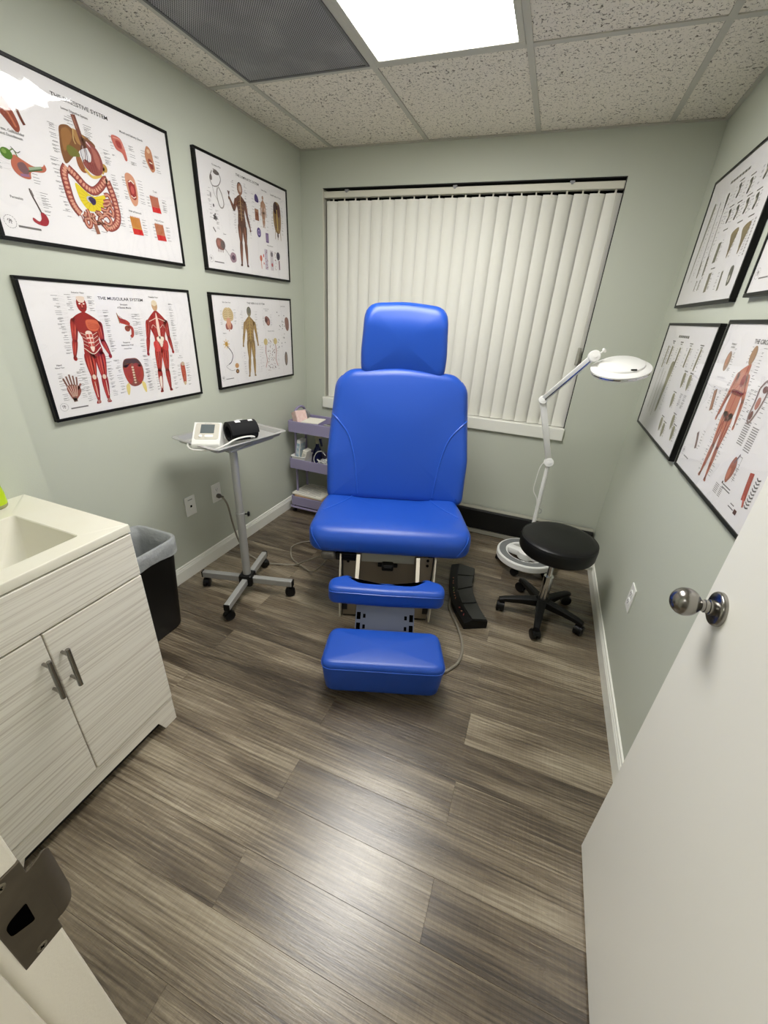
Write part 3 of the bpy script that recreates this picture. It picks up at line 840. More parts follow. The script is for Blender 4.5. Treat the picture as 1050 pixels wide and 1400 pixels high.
# calf pad
co = rpoly([(-0.268, -0.215, 0.05), (0.0, -0.222, 0.9), (0.268, -0.215, 0.05), (0.272, -0.125, 0.05), (0.185, -0.085, 0.04), (0.12, -0.140, 0.05), (-0.12, -0.140, 0.05), (-0.185, -0.085, 0.04), (-0.272, -0.125, 0.05)], 6)
bm = cushion(co, 0.268, 0.362, 0.026, 0.026, 0.0, 130, rings=(0.94, 0.8, 0.5))
ct = BVHTree.FromBMesh(bm); calf = obj('calf_pad', bm, 'blue', ch, smooth=True, angle=80)
pts = on_surface(ct, catmull([(-0.262, -0.3, 0.335), (-0.22, -0.3, 0.340), (0, -0.3, 0.342), (0.22, -0.3, 0.340), (0.262, -0.3, 0.333)], 10), (0, 1, 0), 0.0)
bm = B(); tube(bm, pts, 0.0026, 6); obj('welt', bm, 'blue_seam', calf, smooth=True)
# footrest
fo = rpoly([(-0.256, -0.520, 0.05), (0.258, -0.520, 0.05), (0.245, -0.295, 0.05), (-0.240, -0.295, 0.05)], 8)
def foot_def(x, y, z):
    k = max(0.0, (0.19 - z) / 0.14)
    return x * (1 - 0.05 * k), y + 0.02 * k * max(0.0, -0.42 - y) / 0.1, z
bm = cushion(fo, 0.034, 0.220, 0.026, 0.03, 0.006, 130, foot_def)
ft = BVHTree.FromBMesh(bm); foot = obj('footrest', bm, 'blue', ch, smooth=True, angle=80)
c = Vector((0, -0.41)); pts = []
for p in resample(fo, 110):
    d = (p - c).normalized(); h = ft.ray_cast(Vector((p.x + d.x * 0.3, p.y + d.y * 0.3, 0.192)), Vector((-d.x, -d.y, 0)))
    if h[0] is not None: pts.append(h[0])
bm = B(); tube(bm, pts, 0.0027, 6, closed=True); obj('welt', bm, 'blue_seam', foot, smooth=True)
# steel and sheet-metal parts
bm = B(); box(bm, -0.33, 0.33, 0.06, 0.47, 0.385, 0.412, 0.006); obj('seat_pan', bm, 'dark_under', ch)
bm = B(); box(bm, -0.205, 0.205, 0.06, 0.66, 0.02, 0.40, 0.008); base = obj('base', bm, 'beige', ch)
bm = B(); box(bm, -0.225, 0.225, 0.03, 0.70, 0.0, 0.03, 0.006); obj('base_skirt', bm, 'dark_under', base)
for s in (-1, 1):
    bm = B(); prism(bm, [(0.005, 0.405), (0.62, 0.405), (0.66, 0.03), (-0.02, 0.03), (-0.035, 0.26)], -0.004, 0.004, Matrix(((0, 0, 1, s * 0.236), (1, 0, 0, 0), (0, 1, 0, 0), (0, 0, 0, 1))), 0.001)
    p = obj('side_panel', bm, 'beige_light', ch)
    bm = B(); prism(bm, [(0.03, 0.40), (0.06, 0.40), (0.06, 0.05), (0.02, 0.05)], -0.014, 0.014, Matrix(((0, 0, 1, s * 0.215), (1, 0, 0, 0), (0, 1, 0, 0), (0, 0, 0, 1))))
    obj('edge_gap', bm, 'dark_under', p)
    bm = B(); box(bm, s * 0.145 - 0.009, s * 0.145 + 0.009, -0.03, 0.12, -0.004, 0.004, 0.002, mtx=back_mtx(-0.10, 0.335, 0, radians(38)))
    obj('leg_rail', bm, 'beige_light', ch)
    bm = B(); box(bm, s * 0.19 - 0.036, s * 0.19 + 0.036, 0.026, 0.060, 0.012, 0.40, 0.003); sp2 = obj('front_bracket', bm, 'beige', ch)
    bm = B()
    for z in (0.385, 0.355): cyl(bm, (s * 0.20, 0.027, z), (s * 0.20, 0.022, z), 0.007, 10)
    obj('bolts', bm, 'slot', sp2)
bm = B(); box(bm, -0.135, 0.135, 0.045, 0.062, 0.345, 0.402, 0.002); obj('light_panel', bm, 'grey_strip', base)
bm = B(); box(bm, -0.132, 0.132, -0.062, -0.058, -0.10, 0.11, 0, mtx=back_mtx(-0.20, 0.235, 0, radians(38)) @ Matrix.Translation((0, 0, 0.06)))
bm.free(); bm = B(); pm = back_mtx(-0.21, 0.235, 0, radians(38)); box(bm, -0.136, 0.136, -0.085, 0.085, -0.004, 0.002, mtx=pm)
sl = obj('slotted_plate', bm, 'plate', ch)
for sx in (-1, 1):
    for y in (-0.066, -0.018):
        bm = B(); box(bm, sx * 0.122 - 0.009, sx * 0.122 + 0.009, y - 0.016, y + 0.016, 0.002, 0.0028, mtx=pm); box(bm, sx * 0.096 - 0.006, sx * 0.096 + 0.006, y - 0.009, y + 0.009, 0.002, 0.0028, mtx=pm)
        obj('slot', bm, 'slot', sl)
bm = B(); box(bm, -0.05, 0.05, 0.02, 0.045, 0.334, 0.346, 0.003); box(bm, -0.030, 0.030, 0.0, 0.046, 0.322, 0.356, 0.008); box(bm, -0.018, 0.018, -0.004, 0.002, 0.334, 0.348, 0.002)
obj('release_latch', bm, 'black_plastic', ch)
bm = B(); box(bm, -0.335, -0.262, -0.005, 0.07, 0.368, 0.418, 0.018, 3); pc = obj('cord_housing', bm, 'plug_grey', ch)
bm = B(); box(bm, -0.262, -0.160, 0.01, 0.06, 0.366, 0.408, 0.004); box(bm, -0.25, -0.172, 0.006, 0.011, 0.374, 0.381); box(bm, -0.25, -0.172, 0.006, 0.011, 0.390, 0.397)
obj('connector_block', bm, 'black_plastic', pc)
bm = B(); box(bm, -0.18, 0.18, -0.33, -0.28, 0.11, 0.19, 0.006); obj('footrest_bracket', bm, 'dark_under', foot)

# power cord from the outlet to the chair (world coordinates, brought into the chair's frame)
CHI = (Matrix.Translation((1.21, -1.28, 0)) @ Matrix.Rotation(PSI, 4, 'Z')).inverted()
def chair_part(name, bm, m='cord_grey', parent=None):
    bmesh.ops.transform(bm, matrix=CHI, verts=bm.verts[:])
    return obj(name, bm, m, parent or ch, smooth=True)
bm = B()
a = radians(0)
cp = [(0.035, -1.104, 0.418), (0.062, -1.106, 0.408), (0.085, -1.104, 0.36), (0.095, -1.095, 0.25), (0.105, -1.075, 0.12), (0.130, -1.055, 0.03), (0.180, -1.062, 0.0055), (0.305, -1.095, 0.0055), (0.40, -1.07, 0.0055), (0.50, -1.03, 0.0055), (0.62, -1.08, 0.10), (0.78, -1.21, 0.25), (0.915, -1.375, 0.385)]
tube(bm, catmull(cp, 10), 0.0055, 8)
pcord = chair_part('power_cord', bm)
bm = B(); lathe(bm, [(0.010, 0.0), (0.014, 0.004), (0.015, 0.016), (0.012, 0.022), (0.008, 0.030), (0.006, 0.044), (0.005, 0.05)], 14, frame_at((0.0085, -1.100, 0.416), (1, -0.1, 0.06)))
chair_part('plug', bm, 'plug_grey', pcord)
bm = B()
cp = [(0.925, -1.375, 0.378), (0.80, -1.23, 0.20), (0.66, -1.09, 0.04), (0.585, -1.04, 0.0055), (0.52, -1.015, 0.006), (0.447, -0.978, 0.006), (0.385, -0.90, 0.006), (0.362, -0.84, 0.006), (0.40, -0.76, 0.006), (0.50, -0.70, 0.006), (0.66, -0.67, 0.006), (0.86, -0.82, 0.006)]
tube(bm, catmull(cp, 10), 0.0045, 8)
chair_part('looped_cord', bm)

# foot control: curved black pedal bar with four pads and a printed strip
fc = thing('foot_control', 'curved black foot control with four pads on the floor beside the exam chair', 'foot pedal', (1.58, -0.92, 0))
off = Vector((1.58, -0.92))
inn = [(1.43, -0.632), (1.448, -0.751), (1.477, -0.879), (1.515, -0.99), (1.560, -1.074), (1.618, -1.160)]
mid = [(1.475, -0.622), (1.484, -0.735), (1.508, -0.862), (1.541, -0.968), (1.590, -1.055), (1.650, -1.137)]
out = [(1.580, -0.630), (1.590, -0.700), (1.594, -0.790), (1.619, -0.895), (1.672, -1.010), (1.730, -1.100)]
I, Mi, Ou = [[Vector((p.x, p.y)) - off for p in catmull([(x, y, 0) for x, y in L], 6)] for L in (inn, mid, out)]
bm = B(); nP = len(I)
lev = []
for k in range(nP):
    i, m_, o = I[k], Mi[k], Ou[k]
    lev.append([bm.verts.new((i.x, i.y, 0.002)), bm.verts.new((i.x, i.y, 0.040)), bm.verts.new((m_.x, m_.y, 0.055)), bm.verts.new((o.x, o.y, 0.050)), bm.verts.new((o.x, o.y, 0.002))])
for a, b in zip(lev, lev[1:]):
    for k in range(5): bm.faces.new((a[k], a[(k + 1) % 5], b[(k + 1) % 5], b[k]))
bm.faces.new(lev[0]); bm.faces.new(lev[-1])
obj('housing', bm, 'black_plastic', fc)
edges = [(0.01, 0.235), (0.255, 0.48), (0.50, 0.725), (0.745, 0.985)]
def lerp_at(L, t):
    f = t * (len(L) - 1); k = min(int(f), len(L) - 2); return L[k].lerp(L[k + 1], f - k)
for a, b in edges:
    bm = B(); ring = []
    for s in range(5):
        t = a + (b - a) * s / 4; m_, o = lerp_at(Mi, t), lerp_at(Ou, t); p, q = m_.lerp(o, 0.07), m_.lerp(o, 0.95)
        ring.append([bm.verts.new((p.x, p.y, 0.050)), bm.verts.new((p.x, p.y, 0.060)), bm.verts.new((q.x, q.y, 0.0555)), bm.verts.new((q.x, q.y, 0.046))])
    for r0, r1 in zip(ring, ring[1:]):
        for k in range(4): bm.faces.new((r0[k], r0[(k + 1) % 4], r1[(k + 1) % 4], r1[k]))
    bm.faces.new(ring[0]); bm.faces.new(ring[-1])
    obj('pedal_pad', bm, 'pedal_pad', fc)
ics = [(0.27, 'icon_orange'), (0.32, 'icon_orange'), (0.355, 'icon_orange'), (0.43, 'icon_green'), (0.47, 'icon_green'), (0.51, 'icon_orange'), (0.555, 'icon_orange'), (0.60, 'icon_orange'), (0.77, 'icon_red'), (0.83, 'icon_orange'), (0.885, 'icon_red')]
for k, (t, mm) in enumerate(ics):
    i, m_ = lerp_at(I, t), lerp_at(Mi, t); p = i.lerp(m_, 0.55)
    bm = B(); w = 0.0035 if k % 3 == 1 else 0.0050
    zc = 0.040 + 0.015 * 0.55 + 0.0012
    if k % 3 == 1: box(bm, p.x - w * 0.5, p.x + w * 0.5, p.y - 0.009, p.y + 0.009, zc - 0.001, zc + 0.0005)
    else: lathe(bm, [(w, 0), (w, 0.0015), (0, 0.0016)], 10, Matrix.Translation((p.x, p.y, zc - 0.001)))
    obj('icon', bm, mm, fc)
bm = B()
cp = [(1.50, -0.90, 0.02), (1.505, -1.00, 0.010), (1.535, -1.070, 0.006), (1.590, -1.165, 0.006), (1.635, -1.277, 0.006), (1.645, -1.37, 0.006), (1.625, -1.44, 0.006), (1.56, -1.51, 0.006), (1.42, -1.50, 0.006), (1.27, -1.30, 0.006)]
tube(bm, catmull([(x - off.x, y - off.y, z) for x, y, z in cp], 8), 0.0070, 8)
obj('pedal_cord', bm, 'cord_grey', fc, smooth=True)

# ================================================================== tray stand with blood pressure kit
ts = thing('instrument_stand', 'silver tray stand on four casters beside the power outlet', 'tray stand', (0.400, -1.362, 0), radians(15))
bm = B(); cyl(bm, (0, 0, 0.055), (0, 0, 0.50), 0.0215, 24); obj('pole', bm, 'silver', ts, smooth=True)
bm = B(); cyl(bm, (0, 0, 0.50), (0, 0, 0.856), 0.0190, 24); obj('inner_pole', bm, 'silver', ts, smooth=True)
bm = B(); cyl(bm, (0, 0, 0.485), (0, 0, 0.505), 0.0228, 24); obj('collar', bm, 'silver', ts, smooth=True)
kd = Vector((cos(radians(18)), sin(radians(18)), 0))
bm = B(); cyl(bm, kd * 0.020 + Vector((0, 0, 0.495)), kd * 0.036 + Vector((0, 0, 0.495)), 0.004, 8); lathe(bm, [(0.006, 0), (0.013, 0.002), (0.014, 0.008), (0.010, 0.013), (0, 0.014)], 12, frame_at(kd * 0.035 + Vector((0, 0, 0.495)), kd)); obj('clamp_knob', bm, 'black_plastic', ts, smooth=True)
bm = B(); box(bm, -0.038, 0.038, -0.038, 0.038, 0.052, 0.122, 0.010, 2); hub = obj('hub', bm, 'black_plastic', ts)
for k in range(4):
    a = k * pi / 2; mt = Matrix.Rotation(a, 4, 'Z')
    bm = B(); box(bm, 0.030, 0.262, -0.0155, 0.0155, 0.066, 0.104, 0.005, 2, mtx=mt); leg = obj('leg', bm, 'silver', ts)
    bm = B(); box(bm, 0.261, 0.268, -0.016, 0.016, 0.0655, 0.1045, 0.003, 2, mtx=mt); obj('end_cap', bm, 'black_plastic', leg)
    p = mt @ Vector((0.248, 0, 0)); caster('caster', ts, p.x, p.y, 0.0265, a + 0.7 * k + 0.4, 0.036, top=0.068)
# tray support
tl = Matrix.Rotation(-radians(15), 4, 'Z')
bm = B(); fr = [(0.0, 0.0), (-0.02, 0.10), (-0.09, 0.24), (-0.165, 0.18)]
tube(bm, [tl @ Vector((x, y, 0.858)) for x, y in ((0.035, -0.06), (0.06, 0.24), (-0.20, 0.28), (-0.235, 0.0), (0.035, -0.06))], 0.006, 8)
obj('tray_support', bm, 'silver', ts, smooth=True)
tr = thing('instrument_tray', 'shallow rectangular stainless steel tray on top of the tray stand', 'tray', (0.311, -1.257, 0.865), radians(-9.5))
def rr(x, y, r): return rpoly([(-x, -y, r), (x, -y, r), (x, y, r), (-x, y, r)], 6)
bm = B(); lev = [(0.140, 0.205, 0.02, 0.0), (0.140, 0.205, 0.02, 0.002), (0.149, 0.214, 0.025, 0.022), (0.167, 0.232, 0.034, 0.024), (0.168, 0.233, 0.035, 0.0225), (0.166, 0.231, 0.034, 0.0195), (0.152, 0.217, 0.027, 0.018), (0.143, 0.208, 0.02, 0.0)]
lev = [(0.139, 0.204, 0.02, 0.0025), (0.148, 0.213, 0.025, 0.024), (0.153, 0.218, 0.027, 0.0255), (0.166, 0.231, 0.034, 0.026), (0.1685, 0.2335, 0.035, 0.0235), (0.166, 0.231, 0.034, 0.021), (0.152, 0.217, 0.027, 0.0205), (0.142, 0.207, 0.02, 0.0)]
rings = [[bm.verts.new((p.x, p.y, z)) for p in rr(x, y, r)] for x, y, r, z in lev]
for a, b in zip(rings, rings[1:]):
    for i in range(len(a)): bm.faces.new((a[i], a[(i + 1) % len(a)], b[(i + 1) % len(a)], b[i]))
bm.faces.new(rings[0]); bm.faces.new(rings[-1])
obj('tray_pan', bm, 'steel', tr, smooth=True, angle=50)

# monitor: wedge body, tilted face, screen and buttons
bp_ = thing('blood_pressure_monitor', 'white and beige blood pressure monitor with grey screen lying on the steel tray', 'monitor', (0.312, -1.420, 0.868), radians(30))
sect = [(-0.062, 0.0), (0.058, 0.0), (0.058, 0.094), (0.046, 0.104), (-0.05, 0.040), (-0.064, 0.028)]     # (y, z): low in front
bm = B(); o = rpoly([(a, b, 0.010) for a, b in sect], 3)
prism(bm, o, -0.062, 0.062, Matrix(((0, 0, 1, 0), (1, 0, 0, 0), (0, 1, 0, 0), (0, 0, 0, 1))), 0.004)
body = obj('body', bm, 'monitor', bp_, smooth=True, angle=35)
ft_ = Vector((0, 0.096, 0.064)).normalized(); fn = Vector((0, -ft_.z, ft_.y))
fm = Matrix.Identity(4)
for i in range(3): fm[i][0] = (1, 0, 0)[i]; fm[i][1] = ft_[i]; fm[i][2] = fn[i]
fm.translation = Vector((0, -0.001, 0.0722))
bm = B(); prism(bm, rpoly([(-0.054, -0.050, 0.014), (0.054, -0.050, 0.014), (0.054, 0.050, 0.014), (-0.054, 0.050, 0.014)], 5), -0.004, 0.0022, fm, 0.001); obj('face_plate', bm, 'monitor_face', body)
bm = B(); box(bm, -0.030, 0.032, -0.014, 0.040, 0.0018, 0.0034, 0.0008, 1, mtx=fm); obj('screen', bm, 'screen', body)
bm = B(); lathe(bm, [(0.008, 0), (0.008, 0.003), (0.006, 0.004), (0, 0.004)], 16, fm @ Matrix.Translation((-0.026, -0.032, 0.002))); obj('button', bm, 'white_plastic', body)
bm = B(); prism(bm, rpoly([(-0.008, -0.039, 0.006), (0.030, -0.039, 0.006), (0.030, -0.024, 0.006), (-0.008, -0.024, 0.006)], 4), 0.001, 0.0045, fm, 0.001); obj('button', bm, 'white_plastic', body)
bm = B()
for k in range(6): box(bm, -0.015 + 0.0055 * k, -0.011 + 0.0055 * k, 0.0435, 0.0465, 0.002, 0.0026, mtx=fm)
obj('brand_marks', bm, 'grey_plastic', body)
bm = B(); lathe(bm, [(0.007, 0), (0.009, 0.003), (0.009, 0.012), (0.006, 0.016)], 12, frame_at((-0.062, 0.022, 0.022), (-1, 0, 0))); obj('hose_plug', bm, 'indigo', bp_, smooth=True)
bm = B()
hp = [(-0.078, 0.022, 0.022), (-0.092, 0.005, 0.018), (-0.085, -0.04, 0.010), (-0.060, -0.075, 0.006), (-0.02, -0.085, 0.006), (0.035, -0.085, 0.008), (0.085, -0.060, 0.022), (0.125, -0.030, 0.040), (0.165, -0.002, 0.046), (0.196, 0.018, 0.044), (0.208, 0.036, 0.036), (0.19, 0.044, 0.032)]
tube(bm, catmull(hp, 8), 0.0042, 8); obj('air_hose', bm, 'monitor', bp_, smooth=True)
# rolled cuff
cu = thing('arm_cuff', 'black fabric arm cuff rolled up on the steel tray behind the monitor', 'cuff', (0.398, -1.285, 0.868), radians(-28))
bm = B(); pts = []
def roll(t):
    a = t * 2 * pi * 1.85; r = 0.058 - 0.022 * t
    return r * cos(a) * 1.05, 0.056 + r * sin(a) * 0.93
N = 60; rw = []
for k in range(N + 1):
    t = k / N; x, z = roll(t); r2 = 0.82 if True else 1
    a = t * 2 * pi * 1.85; nx, nz = cos(a), sin(a)
    rw.append([bm.verts.new((x - nx * d, y, max(0.0015, z - nz * d))) for d in (0, 0.009) for y in (-0.068, 0.068)])
for a, b in zip(rw, rw[1:]):
    bm.faces.new((a[0], a[1], b[1], b[0])); bm.faces.new((a[2], b[2], b[3], a[3])); bm.faces.new((a[0], b[0], b[2], a[2])); bm.faces.new((a[1], a[3], b[3], b[1]))
bm.faces.new((rw[0][0], rw[0][2], rw[0][3], rw[0][1])); bm.faces.new((rw[-1][0], rw[-1][1], rw[-1][3], rw[-1][2]))
cuf = obj('cuff_roll', bm, 'black_fabric', cu, smooth=True, angle=50)
for (x0, y0, w, h) in ((0.004, -0.035, 0.022, 0.026), (0.010, 0.030, 0.014, 0.022), (-0.022, -0.02, 0.020, 0.034)):
    bm = B(); vv = []
    for k in range(4):
        x = x0 + w * k / 3; z = 0.056 + 0.054 * sqrt(max(0, 1 - (x / 0.061) ** 2)) + 0.0012
        vv.append([bm.verts.new((x, y0 + h * j, z)) for j in (0, 1)])
    for a, b in zip(vv, vv[1:]): bm.faces.new((a[0], b[0], b[1], a[1]))
    obj('printed_label', bm, 'label_white', cuf)

# ================================================================== lilac utility cart and what it holds
CX0, CX1, CY0, CY1 = 0.052, 0.50, -0.372, -0.105
ct_ = thing('utility_cart', 'lilac three-tier metal utility cart in the corner behind the exam chair', 'cart', ((CX0 + CX1) / 2, (CY0 + CY1) / 2, 0))
cw, cd = (CX1 - CX0) / 2, (CY1 - CY0) / 2
def open_tray(z0, z1):
    bm = B(); lev = [(0, z0), (0, z1), (0.004, z1 + 0.003), (0.008, z1), (0.008, z0 + 0.004)]
    rings = [[bm.verts.new((p.x, p.y, z)) for p in rr(cw - d, cd - d, 0.018)] for d, z in lev]
    for a, b in zip(rings, rings[1:]):
        for i in range(len(a)): bm.faces.new((a[i], a[(i + 1) % len(a)], b[(i + 1) % len(a)], b[i]))
    bm.faces.new(rings[0]); bm.faces.new(rings[-1])
    return bm
for z0, z1 in ((0.660, 0.738), (0.376, 0.450), (0.064, 0.138)):
    obj('shelf_tray', open_tray(z0, z1), 'lilac', ct_, smooth=True, angle=50)
for sx in (-1, 1):
    x = sx * (cw - 0.022)
    bm = B(); pts = [(x, -cd + 0.07, 0.05), (x, -cd + 0.07, 0.745)]
    tube(bm, pts, 0.009, 10); obj('post', bm, 'lilac_dark', ct_, smooth=True)
    bm = B(); tube(bm, [(x, cd - 0.05, 0.05), (x, cd - 0.05, 0.745)], 0.009, 10); obj('post', bm, 'lilac_dark', ct_, smooth=True)
    bm = B(); arc = [(x, -cd + 0.07, 0.738)] + [(x, 0.01 - (cd - 0.06) * cos(t), 0.775 + 0.045 * sin(t)) for t in [pi * k / 10 for k in range(11)]] + [(x, cd - 0.05, 0.738)]
    tube(bm, arc, 0.009, 10); obj('handle', bm, 'lilac_dark', ct_, smooth=True)
bm = B(); rp = [(p.x, p.y, 0.048) for p in rr(cw + 0.004, cd + 0.004, 0.03)]
tube(bm, rp, 0.009, 8, closed=True); obj('base_rail', bm, 'lilac_dark', ct_, smooth=True)
for sx in (-1, 1):
    for sy in (-1, 1): caster('caster', ct_, sx * (cw - 0.02), sy * (cd - 0.02), 0.018, 0.4 * sx + sy, 0.018, top=0.05)

# top tier
t = thing('tissue_box', 'small pink box tilted against the end of the cart top tray', 'box', (0.128, -0.300, 0.696), radians(-28))
bm = B(); tm = Matrix.Translation((0, 0, 0.012)) @ Matrix.Rotation(radians(-24), 4, 'Y')
box(bm, -0.035, 0.035, -0.045, 0.045, 0.008, 0.098, 0.006, 2, mtx=tm); obj('box_body', bm, 'pink', t)
bm = B(); box(bm, -0.018, 0.018, -0.030, 0.030, 0.0975, 0.0985, mtx=tm); obj('opening', bm, 'white_plastic', t)
t = thing('metal_ring', 'grey metal tape dispenser ring standing at the end of the cart top tray', 'tape dispenser', (0.100, -0.20, 0.664))
bm = B(); R = [(0.026 * 1.0, -0.012), (0.040, -0.012), (0.040, 0.012), (0.026, 0.012)]
rg = []
for k in range(28):
    a = 2 * pi * k / 28; rg.append([bm.verts.new((r * cos(a), w, 0.092 + r * sin(a))) for r, w in R])
for k in range(28):
    a, b = rg[k], rg[(k + 1) % 28]
    for j in range(4): bm.faces.new((a[j], a[(j + 1) % 4], b[(j + 1) % 4], b[j]))
obj('ring', bm, 'grey_plastic', t, smooth=True)
bm = B(); box(bm, -0.035, 0.06, -0.018, 0.018, 0.001, 0.056, 0.006); obj('base', bm, 'black_plastic', t)
t = thing('card_pad', 'cream card pad lying across the top tray of the cart', 'card', (0.235, -0.285, 0.737), radians(6))
bm = B(); box(bm, -0.075, 0.055, -0.078, 0.075, 0.004, 0.009, 0.001); obj('pad', bm, 'card', t)
bm = B(); box(bm, -0.074, 0.054, -0.077, 0.074, 0.0088, 0.0100); obj('top_sheet', bm, 'card', t)
t = thing('tool_bundle', 'small dark grey clippers lying beside the cream pad in the cart top tray', 'tools', (0.35, -0.27, 0.664), radians(-12))
for k in range(3):
    bm = B(); box(bm, -0.06, 0.07, -0.045 + 0.035 * k, -0.022 + 0.035 * k, 0.0, 0.052 + 0.006 * (k % 2), 0.006); obj('clipper', bm, 'grey_plastic' if k % 2 else 'bronze', t)
# middle tier
t = thing('supply_basket', 'small white open basket on the middle shelf of the cart', 'basket', (0.115, -0.285, 0.380))
bm = B(); lev = [(0.047, 0.062, 0.0), (0.055, 0.070, 0.085), (0.060, 0.075, 0.088), (0.058, 0.073, 0.091), (0.052, 0.067, 0.086), (0.045, 0.060, 0.004)]
rings = [[bm.verts.new((p.x, p.y, z)) for p in rr(x, y, 0.016)] for x, y, z in lev]
for a, b in zip(rings, rings[1:]):
    for i in range(len(a)): bm.faces.new((a[i], a[(i + 1) % len(a)], b[(i + 1) % len(a)], b[i]))
bm.faces.new(rings[0]); bm.faces.new(rings[-1]); obj('basket_body', bm, 'white_plastic', t, smooth=True, angle=50)
m_lb = mat('pale_blue_print', (150, 178, 196), 0.5, var=(60, (214, 220, 222), 1.0))
t = thing('blue_packet', 'tall white and pale blue packet standing up in the white basket', 'packet', (0.087, -0.285, 0.386))
bm = B(); tm = Matrix.Rotation(radians(8), 4, 'Y'); box(bm, -0.016, 0.016, -0.042, 0.042, 0.003, 0.205, 0.004, mtx=tm); pk = obj('packet_body', bm, 'white_plastic', t)
bm = B(); box(bm, -0.012, 0.0125, -0.0428, -0.0420, 0.05, 0.18, mtx=tm); box(bm, 0.0160, 0.0168, -0.034, 0.034, 0.05, 0.18, mtx=tm); obj('printed_panel', bm, m_lb, pk)
t = thing('folded_box', 'white carton leaning out of the white basket beside the blue packet', 'carton', (0.135, -0.300, 0.388))
bm = B(); tm = Matrix.Rotation(radians(16), 4, 'Y'); box(bm, -0.018, 0.018, -0.036, 0.036, 0.003, 0.135, 0.003, mtx=tm); pk = obj('carton_body', bm, 'card', t)
bm = B(); box(bm, -0.010, 0.012, -0.0366, -0.0358, 0.03, 0.11, mtx=tm); obj('printed_panel', bm, 'monitor_face', pk)
t = thing('spray_bottle', 'dark blue spray bottle standing on the middle shelf of the cart', 'spray bottle', (0.186, -0.172, 0.380), radians(-20))
bm = B(); lathe(bm, [(0.030, 0), (0.033, 0.004), (0.033, 0.085), (0.028, 0.108), (0.016, 0.128), (0.0125, 0.140), (0.0125, 0.158)], 24); obj('bottle', bm, 'spray_blue', t, smooth=True)
bm = B(); lathe(bm, [(0.015, 0.156), (0.015, 0.182), (0.012, 0.186)], 20); obj('collar', bm, 'spray_neck', t, smooth=True)
bm = B(); prism(bm, [(-0.022, 0.192), (-0.022, 0.222), (0.040, 0.228), (0.052, 0.220), (0.052, 0.208), (0.020, 0.200), (0.012, 0.186), (-0.010, 0.186)], -0.010, 0.010, Matrix.Rotation(pi / 2, 4, 'X'), 0.003); obj('spray_head', bm, 'spray_neck', t)
bm = B(); prism(bm, [(0.022, 0.204), (0.046, 0.206), (0.048, 0.18), (0.058, 0.145), (0.050, 0.143), (0.036, 0.172)], -0.006, 0.006, Matrix.Rotation(pi / 2, 4, 'X'), 0.002); obj('trigger', bm, 'spray_blue', t)
random.seed(11)
bm = B()
for k in range(9):
    pts = []; cx, cy = random.uniform(-0.07, 0.09), random.uniform(-0.05, 0.03); r = random.uniform(0.03, 0.065); tz = random.uniform(0.02, 0.07)
    for j in range(7): pts.append((cx + r * cos(j * 0.9 + k) + random.uniform(-.02, .02), cy + 0.6 * r * sin(j * 0.9 + k), max(0.006, tz + 0.02 * sin(j * 1.7 + k))))
    tube(bm, catmull(pts, 6), 0.0032, 6)
tube(bm, catmull([(-0.11, -0.01, 0.01), (-0.125, -0.01, 0.06), (-0.10, -0.01, 0.115), (-0.055, -0.01, 0.13), (-0.03, 0.0, 0.10)], 8), 0.0036, 6)
cb = tag(obj('cable_bundle', bm, 'white_plastic', smooth=True), 'tangle of white cables heaped on the middle shelf of the cart', 'cables', kind='stuff')
cb.location = (0.335, -0.26, 0.382)
# bottom tier
t = thing('folder_stack', 'brown manila folder under printed papers on the bottom tray of the cart', 'folder', (0.235, -0.250, 0.138), radians(2))
bm = B(); box(bm, -0.155, 0.165, -0.115, 0.110, 0.002, 0.010, 0.001); obj('folder_cover', bm, 'manila', t)
t = thing('printed_forms', 'sheaf of white printed forms on the bottom tray of the cart', 'papers', (0.205, -0.255, 0.149), radians(-3))
bm = B(); box(bm, -0.145, 0.120, -0.108, 0.100, 0.0, 0.012, 0.001); pf = obj('sheets', bm, 'card', t)
bm = B()
for k in range(9):
    y = 0.085 - 0.021 * k
    for x0, x1 in ((-0.13, -0.05 + 0.02 * (k % 3)), (-0.02, 0.06 + 0.01 * (k % 4))): box(bm, x0, x1, y - 0.0022, y + 0.0022, 0.0118, 0.0124)
obj('printed_lines', bm, 'grey_plastic', pf)

# ================================================================== magnifier lamp on a wheeled ring base
lm = thing('magnifier_lamp', 'white jointed magnifier lamp on a wheeled ring base behind the black stool', 'lamp', (1.872, -0.352, 0))
O3 = Vector((1.872, -0.352, 0))
bm = B(); prof = [(0.122, 0.055), (0.186, 0.055), (0.192, 0.062), (0.192, 0.094), (0.187, 0.100), (0.128, 0.100), (0.122, 0.094), (0.122, 0.055)]
lathe(bm, prof, 56, cap=False); ring = obj('base_ring', bm, 'white_enamel', lm, smooth=True, angle=35)
bm = B(); lathe(bm, [(0.136, 0.0995), (0.136, 0.1015), (0.178, 0.1015), (0.178, 0.0995)], 56, cap=False); obj('ring_pad', bm, 'dark_ring_top', ring)
bm = B(); mt = Matrix.Rotation(radians(160), 4, 'Z'); box(bm, -0.135, 0.135, -0.030, 0.030, 0.062, 0.104, 0.008, mtx=mt); lathe(bm, [(0.055, 0.062), (0.055, 0.104), (0.045, 0.112), (0.022, 0.118), (0.020, 0.16)], 28); obj('cross_bar', bm, 'white_enamel', lm, smooth=True, angle=35)
for k in range(5):
    a = radians(252 + 72 * k); caster('caster', lm, 0.170 * cos(a), 0.170 * sin(a), 0.024, a + 1.2, 0.03, top=0.06)
E1 = Vector((1.872, -0.352, 0.735)) - O3; E2 = Vector((1.762, -0.425, 1.102)) - O3; E3 = Vector((1.943, -0.62, 1.357)) - O3; HC = Vector((2.068, -0.622, 1.316)) - O3
